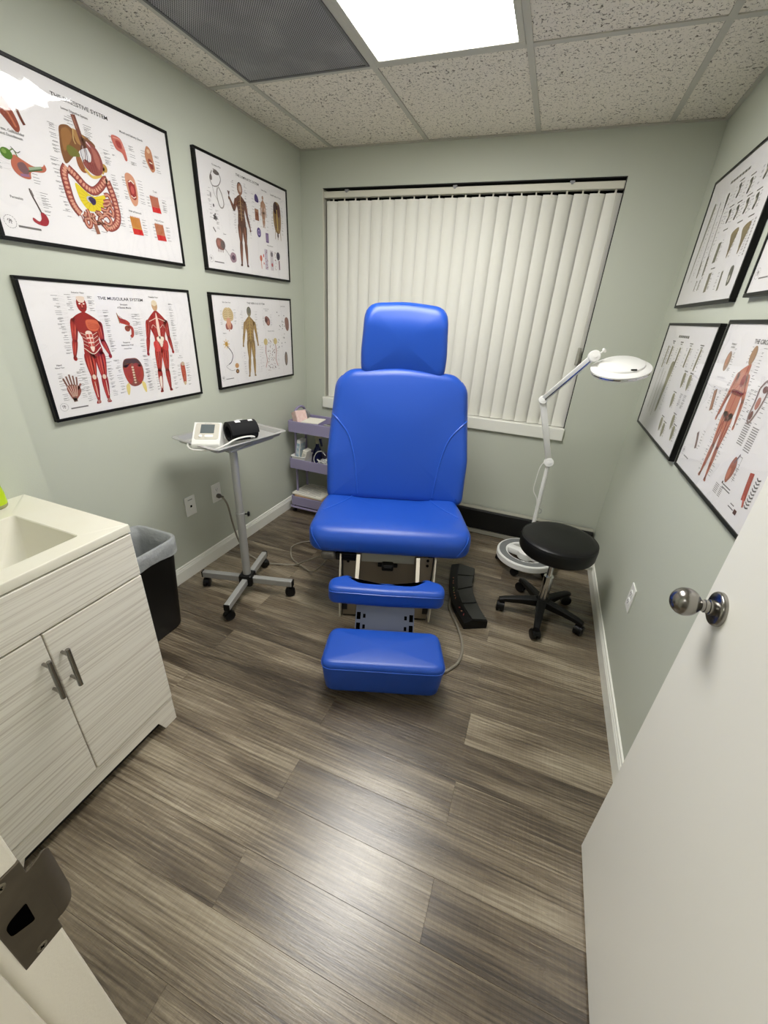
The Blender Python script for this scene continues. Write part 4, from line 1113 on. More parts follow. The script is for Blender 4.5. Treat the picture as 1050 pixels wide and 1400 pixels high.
bm = B(); cyl(bm, (0, 0, 0.15), E1, 0.0125, 20); obj('pole', bm, 'white_enamel', lm, smooth=True)
def joint(p, r, w, d):
    bm = B(); d = Vector(d).normalized(); lathe(bm, [(r - 0.003, 0), (r, 0.003), (r, w - 0.003), (r - 0.003, w)], 24, frame_at(p - d * w / 2, d)); lathe(bm, [(r * 0.35, 0), (r * 0.35, 0.004), (0, 0.004)], 12, frame_at(p + d * w / 2, d))
    return bm
view = Vector((0.1, -1, 0.15))
obj('joint', joint(E1, 0.027, 0.044, view), 'white_enamel', lm, smooth=True, angle=30)
obj('joint', joint(E2, 0.023, 0.040, view), 'white_enamel', lm, smooth=True, angle=30)
obj('joint', joint(E3, 0.026, 0.038, view), 'white_enamel', lm, smooth=True, angle=30)
def arm(p, q, w0, w1):
    bm = B(); d = (q - p); L = d.length; m = frame_at(p, d, view)
    for s in (-1, 1): pass
    vs = box(bm, -w0, w0, -0.012, 0.012, 0.0, L, 0.004, 2, mtx=m)
    return bm
obj('lower_arm', arm(E1, E2, 0.017, 0.015), 'white_enamel', lm, smooth=True, angle=30)
ua = obj('upper_arm', arm(E2, E3, 0.016, 0.014), 'white_enamel', lm, smooth=True, angle=30)
bm = B(); d = (E3 - E2).normalized(); side = view.cross(d).normalized(); n_ = view.normalized()
cyl(bm, E2 + n_ * 0.013 - side * 0.006, E3 + n_ * 0.013 - side * 0.006, 0.0045, 8); obj('spring_rod', bm, 'chrome', ua, smooth=True)
tilt = (Vector((-0.12, -0.30, 1.0))).normalized(); hm_ = frame_at(HC, tilt, (0, 1, 0))
bm = B(); lathe(bm, [(0.100, -0.022), (0.124, -0.018), (0.128, -0.010), (0.128, 0.002), (0.118, 0.008), (0.098, 0.012), (0.096, 0.020), (0.088, 0.025), (0.0, 0.027)], 48, hm_)
hd = obj('lamp_head', bm, 'white_enamel', lm, smooth=True, angle=35)
bm = B(); lathe(bm, [(0.1285, -0.010), (0.1290, -0.004)], 48, hm_, cap=False); obj('trim_ring', bm, 'chrome', hd, smooth=True)
bm = B(); lathe(bm, [(0.098, -0.0225), (0.0, -0.026)], 40, hm_); obj('lens', bm, 'screen', hd, smooth=True)
bm = B(); lathe(bm, [(0.010, 0.026), (0.009, 0.029), (0, 0.029)], 16, hm_ @ Matrix.Translation((0.01, 0.085, -0.006))); box(bm, 0.03, 0.055, -0.088, -0.079, 0.020, 0.026, 0.002, mtx=hm_); obj('lid_catch', bm, 'black_plastic', hd)
bm = B(); edge = HC + (E3 - HC).normalized() * 0.115
cyl(bm, E3, edge, 0.009, 12); lathe(bm, [(0.014, -0.016), (0.014, 0.016)], 14, frame_at(E3.lerp(edge, 0.55), (0, 0, 1))); obj('head_yoke', bm, 'chrome', lm, smooth=True)
bm = B(); q = E3 + Vector((0.020, -0.008, 0.014)); lathe(bm, [(0.004, 0), (0.004, 0.016), (0.010, 0.018), (0.011, 0.026), (0.006, 0.029)], 12, frame_at(q, (0.6, -0.2, 0.6))); obj('tension_knob', bm, 'white_plastic', lm, smooth=True)
bm = B(); cp = [E1 + Vector((-0.018, -0.02, 0.01)), E1 + Vector((-0.040, -0.02, -0.03)), E1 + Vector((-0.048, -0.015, -0.12)), E1 + Vector((-0.047, -0.012, -0.19)), E1 + Vector((-0.018, -0.012, -0.24)), E1 + Vector((-0.006, -0.016, -0.30))]
tube(bm, catmull(cp, 8), 0.0028, 6)
obj('lamp_cord', bm, 'white_plastic', lm, smooth=True)
bm = B(); tube(bm, catmull([(0.012, -0.006, 0.43), (0.024, -0.01, 0.425), (0.026, -0.01, 0.405), (0.013, -0.006, 0.398)], 5), 0.0022, 6); obj('cord_hook', bm, 'grey_plastic', lm, smooth=True)

# ================================================================== black rolling stool
sx_, sy_ = 1.988, -0.850
sl_ = thing('rolling_stool', 'round black vinyl rolling stool with five-star base near the power outlet', 'stool', (sx_, sy_, 0))
bm = B(); lathe(bm, [(0.165, 0.415), (0.183, 0.420), (0.188, 0.430), (0.190, 0.480), (0.187, 0.492), (0.178, 0.500), (0.155, 0.5045), (0.08, 0.506), (0, 0.506)], 56); s1 = obj('seat', bm, 'black_vinyl', sl_, smooth=True, angle=60)
bm = B(); tube(bm, [(0.186 * cos(2 * pi * k / 60), 0.186 * sin(2 * pi * k / 60), 0.4935) for k in range(60)], 0.0024, 6, closed=True); obj('seat_welt', bm, 'black_vinyl', s1, smooth=True)
bm = B(); box(bm, -0.09, 0.09, -0.07, 0.07, 0.400, 0.416, 0.004); obj('seat_plate', bm, 'black_plastic', sl_)
bm = B(); cyl(bm, (0, 0, 0.10), (0, 0, 0.26), 0.0255, 24); cyl(bm, (0, 0, 0.255), (0, 0, 0.402), 0.0145, 20); obj('gas_column', bm, 'chrome', sl_, smooth=True)
bm = B(); lathe(bm, [(0.036, 0.062), (0.042, 0.075), (0.040, 0.105), (0.030, 0.118)], 24); obj('hub', bm, 'black_plastic', sl_, smooth=True)
for k in range(5):
    a = radians(266 + 72 * k); mt = Matrix.Rotation(a, 4, 'Z')
    bm = B(); sec = [(0.025, 0.025, 0.068, 0.112), (0.12, 0.020, 0.070, 0.103), (0.20, 0.0165, 0.066, 0.092), (0.232, 0.015, 0.060, 0.082)]
    rg = []
    for x, w, z0, z1 in sec: rg.append([bm.verts.new(mt @ Vector((x, yy, zz))) for yy, zz in ((-w, z0), (w, z0), (w, z1 - 0.006), (w * 0.6, z1), (-w * 0.6, z1), (-w, z1 - 0.006))])
    for p, q in zip(rg, rg[1:]):
        for j in range(6): bm.faces.new((p[j], p[(j + 1) % 6], q[(j + 1) % 6], q[j]))
    bm.faces.new(rg[0]); bm.faces.new(rg[-1]); obj('leg', bm, 'black_plastic', sl_, smooth=True, angle=30)
    p = mt @ Vector((0.218, 0, 0)); caster('caster', sl_, p.x, p.y, 0.028, a + 0.5 + k, 0.044, top=0.066)
bm = B(); tube(bm, [(0.05, 0.0, 0.405), (0.12, -0.02, 0.398), (0.165, -0.028, 0.378)], 0.004, 8); box(bm, 0.150, 0.186, -0.038, -0.018, 0.368, 0.380, 0.004); obj('height_lever', bm, 'white_plastic', sl_, smooth=True)

# ================================================================== vanity cabinet, marble top, soap, trash can
FX = 0.664
va = thing('vanity_cabinet', 'pale wood-grain vanity cabinet with two doors under the white sink top', 'cabinet', (0.42, -2.448, 0))
def vb(x0, x1, y0, y1, z0, z1, name, m, bev=0.0, parent=va):
    bm = B(); box(bm, x0 - 0.42, x1 - 0.42, y0 + 2.448, y1 + 2.448, z0, z1, bev); return obj(name, bm, m, parent)
YR, YL, YS = -2.146, -2.749, -2.4455
bm = B()
for a in ((0.184, FX - 0.019, YR - 0.016, YR, 0.0, 0.843), (0.184, FX - 0.019, YL, YL + 0.016, 0.0, 0.843), (0.184, FX - 0.019, YL + 0.016, YR - 0.016, 0.07, 0.086),
          (0.184, 0.190, YL + 0.016, YR - 0.016, 0.07, 0.843), (FX - 0.035, FX - 0.019, YL + 0.016, YR - 0.016, 0.80, 0.843), (FX - 0.035, FX - 0.019, YL + 0.016, YR - 0.016, 0.68, 0.70)):
    box(bm, a[0] - 0.42, a[1] - 0.42, a[2] + 2.448, a[3] + 2.448, a[4], a[5])
obj('carcass', bm, 'laminate', va)
vb(FX - 0.018, FX, YL, YR, 0.692, 0.840, 'drawer_front', 'laminate', 0.003)
for y0, y1, hy in ((YS + 0.0015, YR, -2.419), (YL, YS - 0.0015, -2.467)):
    d = vb(FX - 0.018, FX, y0, y1, 0.1235, 0.687, 'door', 'laminate', 0.003)
    bm = B(); hx = 0.695 - 0.42; yy = hy + 2.448
    cyl(bm, (hx, yy, 0.490), (hx, yy, 0.626), 0.0062, 16, bev=0.001)
    for z in (0.512, 0.604): cyl(bm, (FX - 0.42 - 0.001, yy, z), (hx, yy, z), 0.0045, 12)
    obj('handle', bm, 'nickel', d, smooth=True, angle=35)
bm = B(); ap = [(YR, 0.0), (YR, 0.1195), (YL, 0.1195), (YL, 0.0), (YL + 0.052, 0.0), (YL + 0.074, 0.053), (YR - 0.074, 0.053), (YR - 0.052, 0.0)]
prism(bm, ap, FX - 0.019, FX - 0.004, Matrix(((0, 0, 1, -0.42), (1, 0, 0, 2.448), (0, 1, 0, 0), (0, 0, 0, 1))), 0.001); obj('apron', bm, 'laminate', va)
bm = B(); box(bm, 0.612 - 0.42, 0.627 - 0.42, YL + 2.464, YR + 2.432, 0.0, 0.07); obj('kick_shade', bm, 'dark_under', va)  # dark board set forward to stand in for the shadow under the vanity

vt = thing('countertop', 'white cultured marble vanity top with a moulded rectangular sink', 'countertop', (0.42, -2.448, 0.846))
TX0, TX1, TY0, TY1 = 0.182 - 0.42, 0.664 - 0.42, -2.757 + 2.448, -2.143 + 2.448
bm = B()
outer = rpoly([(TX0, TY0, 0.002), (TX1, TY0, 0.005), (TX1, TY1, 0.005), (TX0, TY1, 0.002)], 7)
sk = lambda d, r: rpoly([(0.318 - 0.42 + d, -2.643 + 2.448 + d, r), (0.603 - 0.42 - d, -2.643 + 2.448 + d, r), (0.603 - 0.42 - d, -2.253 + 2.448 - d, r), (0.318 - 0.42 + d, -2.253 + 2.448 - d, r)], 7)
def inset_rect(d): return rpoly([(TX0 + d, TY0 + d, 0.003), (TX1 - d, TY0 + d, 0.004), (TX1 - d, TY1 - d, 0.004), (TX0 + d, TY1 - d, 0.003)], 7)
lv = [(outer, 0.0), (outer, 0.021), (inset_rect(0.0015), 0.0245), (inset_rect(0.004), 0.026), (sk(0, 0.012), 0.026), (sk(0.003, 0.012), 0.0235), (sk(0.010, 0.02), 0.004), (sk(0.05, 0.05), -0.075), (sk(0.085, 0.05), -0.098), (sk(0.12, 0.02), -0.104)]
rings = [[bm.verts.new((p.x, p.y, z)) for p in o] for o, z in lv]
for a, b in zip(rings, rings[1:]):
    for i in range(len(a)): bm.faces.new((a[i], a[(i + 1) % len(a)], b[(i + 1) % len(a)], b[i]))
bm.faces.new(rings[-1])
bo_ = [[bm.verts.new((p.x, p.y, z)) for p in o] for o, z in ((sk(-0.012, 0.02), 0.0), (sk(0.03, 0.05), -0.085), (sk(0.08, 0.05), -0.112))]
for a, b in zip([rings[0]] + bo_, bo_):
    for i in range(len(a)): bm.faces.new((a[i], b[i], b[(i + 1) % len(a)], a[(i + 1) % len(a)]))
bm.faces.new(bo_[-1])
obj('sink_slab', bm, 'counter', vt, smooth=True, angle=28)
bm = B(); lathe(bm, [(0.024, 0), (0.022, 0.003), (0.012, 0.003), (0.010, 0.001), (0, 0.001)], 24, Matrix.Translation((0.04, 0, -0.1045))); obj('drain', bm, 'chrome', vt, smooth=True)

so_ = thing('soap_bottle', 'lime green soap bottle at the back edge of the white sink top', 'soap bottle', (0.219, -2.248, 0.8725), radians(20))
bm = B(); lathe(bm, [(0.030, 0), (0.033, 0.004), (0.034, 0.012)], 24); obj('bottle_foot', bm, 'soap_base', so_, smooth=True)
bm = B(); lathe(bm, [(0.034, 0.012), (0.034, 0.045), (0.030, 0.075), (0.026, 0.10), (0.013, 0.118), (0.012, 0.125)], 24); obj('bottle', bm, 'soap', so_, smooth=True)
bm = B(); lathe(bm, [(0.015, 0.124), (0.015, 0.142), (0.005, 0.144), (0.005, 0.160), (0.013, 0.162), (0.013, 0.170)], 18); box(bm, 0, 0.038, -0.006, 0.006, 0.160, 0.170, 0.002); obj('pump', bm, 'white_plastic', so_, smooth=True, angle=40)

tc_ = thing('trash_can', 'tall black plastic trash can between the vanity and the wall', 'trash can', (0.165, -1.862, 0))
def bin_ring(bm, x, y, r, z): return [bm.verts.new((p.x, p.y, z)) for p in rr(x, y, r)]
bm = B(); lv = [(0.100, 0.140, 0.04, 0), (0.108, 0.148, 0.045, 0.012), (0.126, 0.183, 0.055, 0.485), (0.131, 0.188, 0.058, 0.487), (0.131, 0.188, 0.058, 0.495), (0.123, 0.180, 0.055, 0.495), (0.104, 0.144, 0.045, 0.01)]
rings = [bin_ring(bm, *l) for l in lv]
for a, b in zip(rings, rings[1:]):
    for i in range(len(a)): bm.faces.new((a[i], a[(i + 1) % len(a)], b[(i + 1) % len(a)], b[i]))
bm.faces.new(rings[0]); bm.faces.new(rings[-1]); obj('bin', bm, 'black_plastic', tc_, smooth=True, angle=40)
random.seed(3)
lb = thing('trash_bag', 'translucent white bag lining the black trash can and folded over its rim', 'trash bag', (0.165, -1.862, 0.02))
bm = B(); lv = [(0.1345, 0.1915, 0.06, 0.405, 1), (0.136, 0.193, 0.06, 0.44, 1), (0.1355, 0.1925, 0.06, 0.475, 0.3), (0.129, 0.186, 0.058, 0.4795, 0), (0.118, 0.175, 0.055, 0.474, 0), (0.112, 0.168, 0.05, 0.40, 1), (0.106, 0.158, 0.05, 0.28, 1), (0.096, 0.14, 0.05, 0.10, 1), (0.085, 0.12, 0.04, 0.02, 0)]
rings = []
for x, y, r, z, j in lv:
    o = resample(rr(x, y, r), 90); c_ = []
    ph = random.uniform(0, 6)
    for k, p in enumerate(o):
        d = p.normalized(); a = 0.0022 * j * (sin(k * 0.9 + ph) * sin(k * 0.37 + 2 * ph)); inner = z < 0.42 and x < 0.12
        if inner: a = -abs(a) * 3 * (0.5 + abs(sin(k * 1.7)))
        else: a = abs(a)
        c_.append(bm.verts.new((p.x + d.x * a, p.y + d.y * a, z + (0.006 * sin(k * 0.35 + 1) if z == 0.405 else 0))))
    rings.append(c_)
for a, b in zip(rings, rings[1:]):
    for i in range(len(a)): bm.faces.new((a[i], a[(i + 1) % len(a)], b[(i + 1) % len(a)], b[i]))
bm.faces.new(rings[-1]); obj('liner', bm, 'bag', lb, smooth=True, angle=180)

# ================================================================== framed anatomy charts
PW, PH = 0.765, 0.499
_txt = {}
def text_tris(s):
    """built-in font outline of a string, unit height, as (verts, faces)"""
    if s not in _txt:
        cu_ = bpy.data.curves.new('lettering', 'FONT'); cu_.body = s; cu_.size = 1.0; cu_.resolution_u = 2; cu_.fill_mode = 'BOTH'; cu_.offset = 0.012
        o = bpy.data.objects.new('lettering', cu_); COL.objects.link(o)
        me = bpy.data.meshes.new_from_object(o.evaluated_get(bpy.context.evaluated_depsgraph_get()))
        _txt[s] = ([tuple(v.co)[:2] for v in me.vertices], [tuple(p.vertices) for p in me.polygons])
        bpy.data.objects.remove(o); bpy.data.curves.remove(cu_); bpy.data.meshes.remove(me)
    return _txt[s]

class Art:
    """flat print: coloured faces in thin layers over the sheet; coordinates in mm from the frame's lower corner"""
    def __init__(self, seed): self.v = []; self.f = []; self.c = []; self.r = random.Random(seed)
    def add(self, pts, faces, col, layer):
        b = len(self.v); y = -(0.0172 + 0.00016 * layer)
        self.v += [(x / 1000.0, y, z / 1000.0) for x, z in pts]
        for f in faces: self.f.append([b + i for i in f]); self.c.append(lin(col))
    def poly(self, pts, col, layer=1, smooth=True, n=5):
        p = [Vector((x, y, 0)) for x, y in pts]
        if smooth: p = catmull(p, n, closed=True)
        self.add([(q.x, q.y) for q in p], tessellate_polygon([p]), col, layer)
    def ell(self, cx, cy, rx, ry, col, layer=1, rot=0.0, n=18):
        c, s = cos(rot), sin(rot)
        pts = [(cx + rx * cos(a) * c - ry * sin(a) * s, cy + rx * cos(a) * s + ry * sin(a) * c) for a in [2 * pi * k / n for k in range(n)]]
        self.add(pts, [list(range(n))], col, layer)
    def rect(self, x0, x1, y0, y1, col, layer=1): self.add([(x0, y0), (x1, y0), (x1, y1), (x0, y1)], [(0, 1, 2, 3)], col, layer)
    def line(self, pts, w, col, layer=2, smooth=True, n=6):
        p = [Vector((x, y, 0)) for x, y in pts]
        if smooth and len(p) > 2: p = catmull(p, n)
        V, F = [], []; N = len(p)
        for i, q in enumerate(p):
            t = (p[min(i + 1, N - 1)] - p[max(i - 1, 0)]).normalized()
            ww = (w(i / (N - 1)) if callable(w) else w) / 2
            V += [(q.x - t.y * ww, q.y + t.x * ww), (q.x + t.y * ww, q.y - t.x * ww)]
        for i in range(N - 1): F.append((2 * i, 2 * i + 1, 2 * i + 3, 2 * i + 2))
        self.add(V, F, col, layer)
    def text(self, s, cx, y, size, col=(40, 38, 38), width=None, layer=2):
        V, F = text_tris(s); x0 = min(v[0] for v in V); x1 = max(v[0] for v in V)
        k = size / 0.72; kx = width / (x1 - x0) if width else k
        self.add([(cx + (x - (x0 + x1) / 2) * kx, y + z * k) for x, z in V], F, col, layer)
    def notes(self, x0, x1, y0, y1, n, w=(14, 30), col=(104, 101, 100), lead=None):
        """a column of tiny caption lines (too small to read), with leader lines toward x = lead"""
        for k in range(n):
            y = y1 - (y1 - y0) * (k + self.r.uniform(0.1, 0.9)) / n
            ww = min(self.r.uniform(*w), x1 - x0)
            a = x1 - ww if (lead is not None and lead > x1) else x0
            for j in range(self.r.choice((1, 1, 2))): self.rect(a, a + ww * (1 if j == 0 else 0.6), y - 2.6 * j, y - 2.6 * j + 1.2, col, 1)
            if lead is not None: self.line([(x1 + 1, y + .5), (lead, y + self.r.uniform(-6, 6))] if lead > x1 else [(a + ww + -ww, y + .5), (lead, y + self.r.uniform(-6, 6))], 0.35, (176, 172, 170), 1, False)
    def emblem(self, cx, cy, r):
        for k in range(16):
            a, b = 2 * pi * k / 16, 2 * pi * (k + 0.7) / 16
            self.line([(cx + r * cos(a), cy + r * sin(a)), (cx + r * cos(b), cy + r * sin(b))], 1.2, (110, 108, 108), 1, False)
        for dx, dy, l in ((-4, -5, 9), (3, -6, 12), (-1, 1, 8), (6, 0, 7), (-8, 2, 6)): self.line([(cx + dx, cy + dy), (cx + dx * 0.5, cy + dy + l)], 2.0, (126, 122, 122), 1, False)
    def limb(self, p, q, r0, r1, col, layer):
        p, q = Vector(p), Vector(q); t = (q - p).normalized(); n = Vector((-t.y, t.x)); m = p.lerp(q, 0.38); rm = max(r0, r1) * 1.08
        self.poly([p + n * r0, m + n * rm, q + n * r1, q + t * r1 * 0.5, q - n * r1, m - n * rm, p - n * r0, p - t * r0 * 0.6], col, layer, True, 4)
    def fibers(self, p, q, r, cols, layer, n=4):
        p, q = Vector(p), Vector(q); t = (q - p).normalized(); nn = Vector((-t.y, t.x))
        for k in range(n):
            o = (k / (n - 1) - 0.5) * 1.5 * r; a = p + nn * o + t * r * 0.2; b = q + nn * o * 0.55 - t * r * 0.1; c = (a + b) / 2 + nn * o * 0.25
            self.line([a, c, b], lambda s: max(0.3, 0.42 * r * sin(pi * min(0.97, max(0.03, s)))), cols[k % len(cols)], layer)
    def figure(self, J, base, cols, hair=None, k=1.0, layer=2, face=None):
        """standing body from joints"""
        s = k
        for a, b, r0, r1 in (('shL', 'elL', 13, 9), ('elL', 'hL', 9.5, 5), ('shR', 'elR', 13, 9), ('elR', 'hR', 9.5, 5),
                             ('hipL', 'knL', 20, 11), ('knL', 'ftL', 12.5, 5), ('hipR', 'knR', 20, 11), ('knR', 'ftR', 12.5, 5)):
            self.limb(J[a], J[b], r0 * s, r1 * s, base, layer); self.fibers(J[a], J[b], (r0 + r1) / 2 * s, cols, layer + 1, 4 if r0 < 15 else 5)
        for h in ('hL', 'hR'): self.ell(J[h][0], J[h][1] - 6 * s, 7.5 * s, 9.5 * s, base, layer)
        for f, d in (('ftL', -1), ('ftR', 1)): self.poly([(J[f][0] - 5 * s, J[f][1] + 7 * s), (J[f][0] + 5 * s, J[f][1] + 7 * s), (J[f][0] + 9 * s + 3 * d, J[f][1] - 7 * s), (J[f][0] - 9 * s + 3 * d, J[f][1] - 7 * s)], base, layer)
        sl, sr, hl, hr, wl_, wr_ = (Vector(J[x]) for x in ('shL', 'shR', 'hipL', 'hipR', 'waL', 'waR'))
        nk = Vector(J['chin'])
        self.poly([nk + Vector((-8 * s, 0)), nk + Vector((8 * s, 0)), sr + Vector((-4 * s, 13 * s)), sr + Vector((7 * s, -6 * s)), wr_, hr + Vector((16 * s, 0)), (hl + hr) / 2 + Vector((0, -18 * s)), hl + Vector((-16 * s, 0)), wl_, sl + Vector((-7 * s, -6 * s)), sl + Vector((4 * s, 13 * s))], base, layer)
        hc = (Vector(J['ht']) + nk) / 2; hh = (Vector(J['ht']) - nk).length / 2
        if hair: self.ell(hc.x, hc.y + 3 * s, hh * 0.82, hh * 1.08, hair, layer)
        self.ell(hc.x, hc.y, hh * 0.72, hh * 1.02, face or base, layer + 1)
    def build(self, parent):
        me = bpy.data.meshes.new('print'); me.from_pydata(self.v, [], self.f)
        ca = me.color_attributes.new('Col', 'FLOAT_COLOR', 'CORNER')
        i = 0; data = []
        for p, c in zip(me.polygons, self.c): data += list(c) * len(p.vertices)
        ca.data.foreach_set('color', data)
        me.materials.append(M['print'])
        # faces must look out of the wall (local -y)
        me.update()
        flip = [p.index for p in me.polygons if p.normal.y > 0]
        if flip:
            bm = bmesh.new(); bm.from_mesh(me); bm.faces.ensure_lookup_table()
            bmesh.ops.reverse_faces(bm, faces=[bm.faces[i] for i in flip]); bm.to_mesh(me); bm.free()
        o = bpy.data.objects.new('print', me); COL.objects.link(o); o.parent = parent; return o

def chart(label, loc, rz, art):
    t = thing('anatomy_chart', label, 'framed poster', loc, rz, 'framed anatomy charts')
    f = 0.0115; bm = B()
    for x0, x1, z0, z1 in ((0, PW, 0, f), (0, PW, PH - f, PH), (0, f, f, PH - f), (PW - f, PW, f, PH - f)): box(bm, x0, x1, -0.021, -0.001, z0, z1, 0.0016, 2)
    obj('frame', bm, 'black_frame', t)
    bm = B(); box(bm, f - 0.003, PW - f + 0.003, -0.0170, -0.003, f - 0.003, PH - f + 0.003); sh = obj('sheet', bm, 'paper', t)
    art.build(sh)
    bm = B(); n = 1
    vs = [bm.verts.new((x, -0.0197, z)) for x, z in ((f - 0.002, f - 0.002), (PW - f + 0.002, f - 0.002), (PW - f + 0.002, PH - f + 0.002), (f - 0.002, PH - f + 0.002))]
    bm.faces.new(vs)
    me = bpy.data.meshes.new('pane'); bm.to_mesh(me); bm.free(); me.materials.append(M['pane'])
    o = bpy.data.objects.new('pane', me); COL.objects.link(o); o.parent = t
    return t

RED, DRED, LRED, PINK, TEND = (150, 36, 34), (112, 24, 26), (196, 76, 60), (222, 150, 132), (232, 214, 196)
# --- muscular system
A = Art(1); a = A
a.text('THE MUSCULAR SYSTEM', 387, 438, 11, width=208)
a.text('Anterior View', 206, 455, 6, (80, 76, 76)); a.text('Posterior View', 550, 455, 6, (80, 76, 76)); a.text('Structure', 393, 420, 6.5, (90, 86, 86)); a.text('of Skeletal Muscle', 393, 408, 6.5, (90, 86, 86))
a.text('Posterior', 371, 272, 6.5, (90, 86, 86)); a.text('Abdominal Wall', 371, 261, 6.5, (90, 86, 86)); a.text('Internal View', 371, 248, 5, (110, 106, 106)); a.text('Hand', 66, 203, 6.5, (80, 76, 76)); a.text('Palmar View', 66, 194, 5, (90, 86, 86)); a.text('Foot', 652, 200, 5, (90, 86, 86)); a.text('Plantar View', 652, 192, 4, (100, 96, 96))
J = dict(ht=(211, 445), chin=(210, 390), shL=(166, 362), shR=(262, 352), elL=(150, 290), elR=(262, 287), hL=(134, 232), hR=(281, 232), hipL=(192, 238), hipR=(236, 240), knL=(190, 150), knR=(233, 147), ftL=(186, 52), ftR=(229, 50), waL=(182, 296), waR=(248, 294))
a.figure(J, RED, [LRED, (170, 50, 44), (206, 96, 78), DRED])
a.poly([(206, 362), (172, 366), (166, 338), (184, 322), (204, 330)], (150, 40, 38), 4); a.poly([(212, 362), (254, 362), (262, 340), (244, 322), (214, 330)], (205, 100, 70), 4)
for k in range(6): a.line([(216, 354 - 4 * k), (240, 350 - 4 * k), (258, 346 - 2 * k)], 1.1, (170, 60, 46), 5)
a.poly([(198, 318), (224, 318), (222, 262), (212, 246), (204, 262)], (236, 214, 200), 4); 
for k in range(3):
    a.rect(199, 210, 300 - 17 * k, 312 - 17 * k, (184, 62, 56), 5); a.rect(213, 223, 300 - 17 * k, 312 - 17 * k, (196, 84, 72), 5)
for s in (-1, 1):
    for k in range(4): a.line([(212 + s * 14, 308 - 14 * k), (212 + s * 34, 318 - 13 * k)], 1.6, TEND, 5)
a.line([(178, 262), (212, 238), (248, 262)], 3.0, TEND, 5); a.poly([(196, 444), (226, 444), (221, 426), (201, 426)], (226, 206, 190), 5)
for x in (203, 219): a.ell(x, 420, 4, 2.4, (236, 226, 216), 5)
a.line([(204, 404), (218, 404)], 2, (90, 20, 22), 5); a.line([(211, 418), (211, 408)], 3, (220, 150, 130), 5)
for kx, ky in ((190, 150), (233, 147)): a.ell(kx, ky, 8, 10, (224, 202, 182), 5)
for x0, x1 in ((184, 183), (233, 231)): a.line([(x0 + 3, 132), (x1 + 3, 70)], 2.2, TEND, 5)
for x in (181, 187, 193, 224, 230, 236): a.line([(x, 58), (x + 1, 46)], 1.6, TEND, 5)
J = dict(ht=(548, 445), chin=(549, 402), shL=(500, 358), shR=(596, 358), elL=(484, 288), elR=(600, 290), hL=(469, 228), hR=(612, 230), hipL=(530, 245), hipR=(566, 245), knL=(515, 146), knR=(559, 144), ftL=(510, 52), ftR=(562, 52), waL=(518, 296), waR=(579, 294))
a.figure(J, (158, 42, 38), [LRED, (140, 34, 34), (196, 84, 74), DRED], k=0.92, face=(196, 160, 120))
a.ell(548, 434, 15, 12, (222, 206, 176), 5)
a.poly([(549, 396), (541, 350), (543, 290), (553, 290), (556, 350)], (234, 206, 190), 4); a.poly([(530, 290), (570, 290), (556, 252), (544, 252)], (240, 224, 206), 4)
a.poly([(508, 268), (530, 276), (546, 256), (540, 232), (514, 232)], (200, 66, 62), 4); a.poly([(556, 256), (568, 278), (588, 270), (586, 236), (562, 234)], (186, 58, 54), 4)
for s in (-1, 1): a.line([(549 + 6 * s, 372), (549 + 44 * s, 358)], 2.6, TEND, 5); a.line([(549 + 10 * s, 330), (549 + 28 * s, 344), (549 + 36 * s, 330)], 1.8, TEND, 5)
a.poly([(505, 110), (519, 118), (517, 84), (511, 64), (506, 70)], (236, 222, 210), 5)
a.poly([(350, 392), (362, 372), (388, 364), (404, 352), (398, 342), (374, 348), (356, 356)], (176, 66, 52), 3); a.line([(352, 388), (356, 350)], 3, (150, 140, 96), 4)
for k in range(4): a.line([(358, 380 - 6 * k), (384, 360 - 3 * k)], 1.4, (130, 44, 36), 4)
a.ell(388, 330, 13, 12, (142, 72, 54), 3); a.line([(394, 340), (410, 330), (408, 306), (398, 296)], 13, (170, 70, 58), 3); a.line([(398, 296), (392, 284)], 2, (150, 146, 140), 2)
a.poly([(326, 176), (340, 206), (372, 210), (404, 206), (424, 176), (424, 132), (404, 100), (372, 90), (346, 100), (330, 134)], (138, 78, 60), 3); a.poly([(330, 180), (340, 203), (372, 207), (404, 203), (420, 178), (404, 172), (372, 190), (344, 172)], (84, 60, 52), 4)
for s in (-1, 1): a.poly([(374 + s * 8, 186), (374 + s * 44, 176), (374 + s * 46, 140), (374 + s * 30, 104), (374 + s * 10, 120)], (166, 66, 52), 4)
for s in (-1, 1):
    for k in range(5): a.line([(374 + s * (10 + 7 * k), 178 - 3 * k), (374 + s * (14 + 4 * k), 118 + 3 * k)], 1.4, (140, 44, 38), 5)
for k in range(7): a.ell(373, 172 - 11 * k, 6, 4, (214, 190, 160), 5)
for s in (-1, 1): a.poly([(374 + s * 34, 108), (374 + s * 50, 96), (374 + s * 50, 62), (374 + s * 42, 60), (374 + s * 32, 88)], (222, 204, 130), 4)
a.poly([(70, 118), (88, 132), (118, 124), (122, 100), (98, 74), (84, 74)], (146, 84, 72), 3)
for k in range(5): a.line([(76 + 9 * k, 124), (66 + 13 * k, 158 + 12 * (1 - abs(k - 2) / 2))], 6.5, (128, 92, 82), 3); a.line([(86 + 4 * k, 86), (74 + 9.5 * k, 128)], 1.6, TEND, 4)
a.line([(112, 110), (128, 132)], 7, (140, 84, 74), 3); a.line([(91, 84), (92, 66)], 15, (120, 90, 80), 3)
a.poly([(645, 160), (660, 172), (670, 160), (672, 110), (664, 66), (652, 64), (646, 100)], (170, 72, 54), 3); a.ell(660, 164, 11, 10, (190, 172, 150), 4); a.ell(658, 70, 8, 9, (206, 186, 150), 4)
for k in range(4): a.line([(652 + 5 * k, 150), (654 + 4 * k, 84)], 1.5, (208, 120, 96), 4)
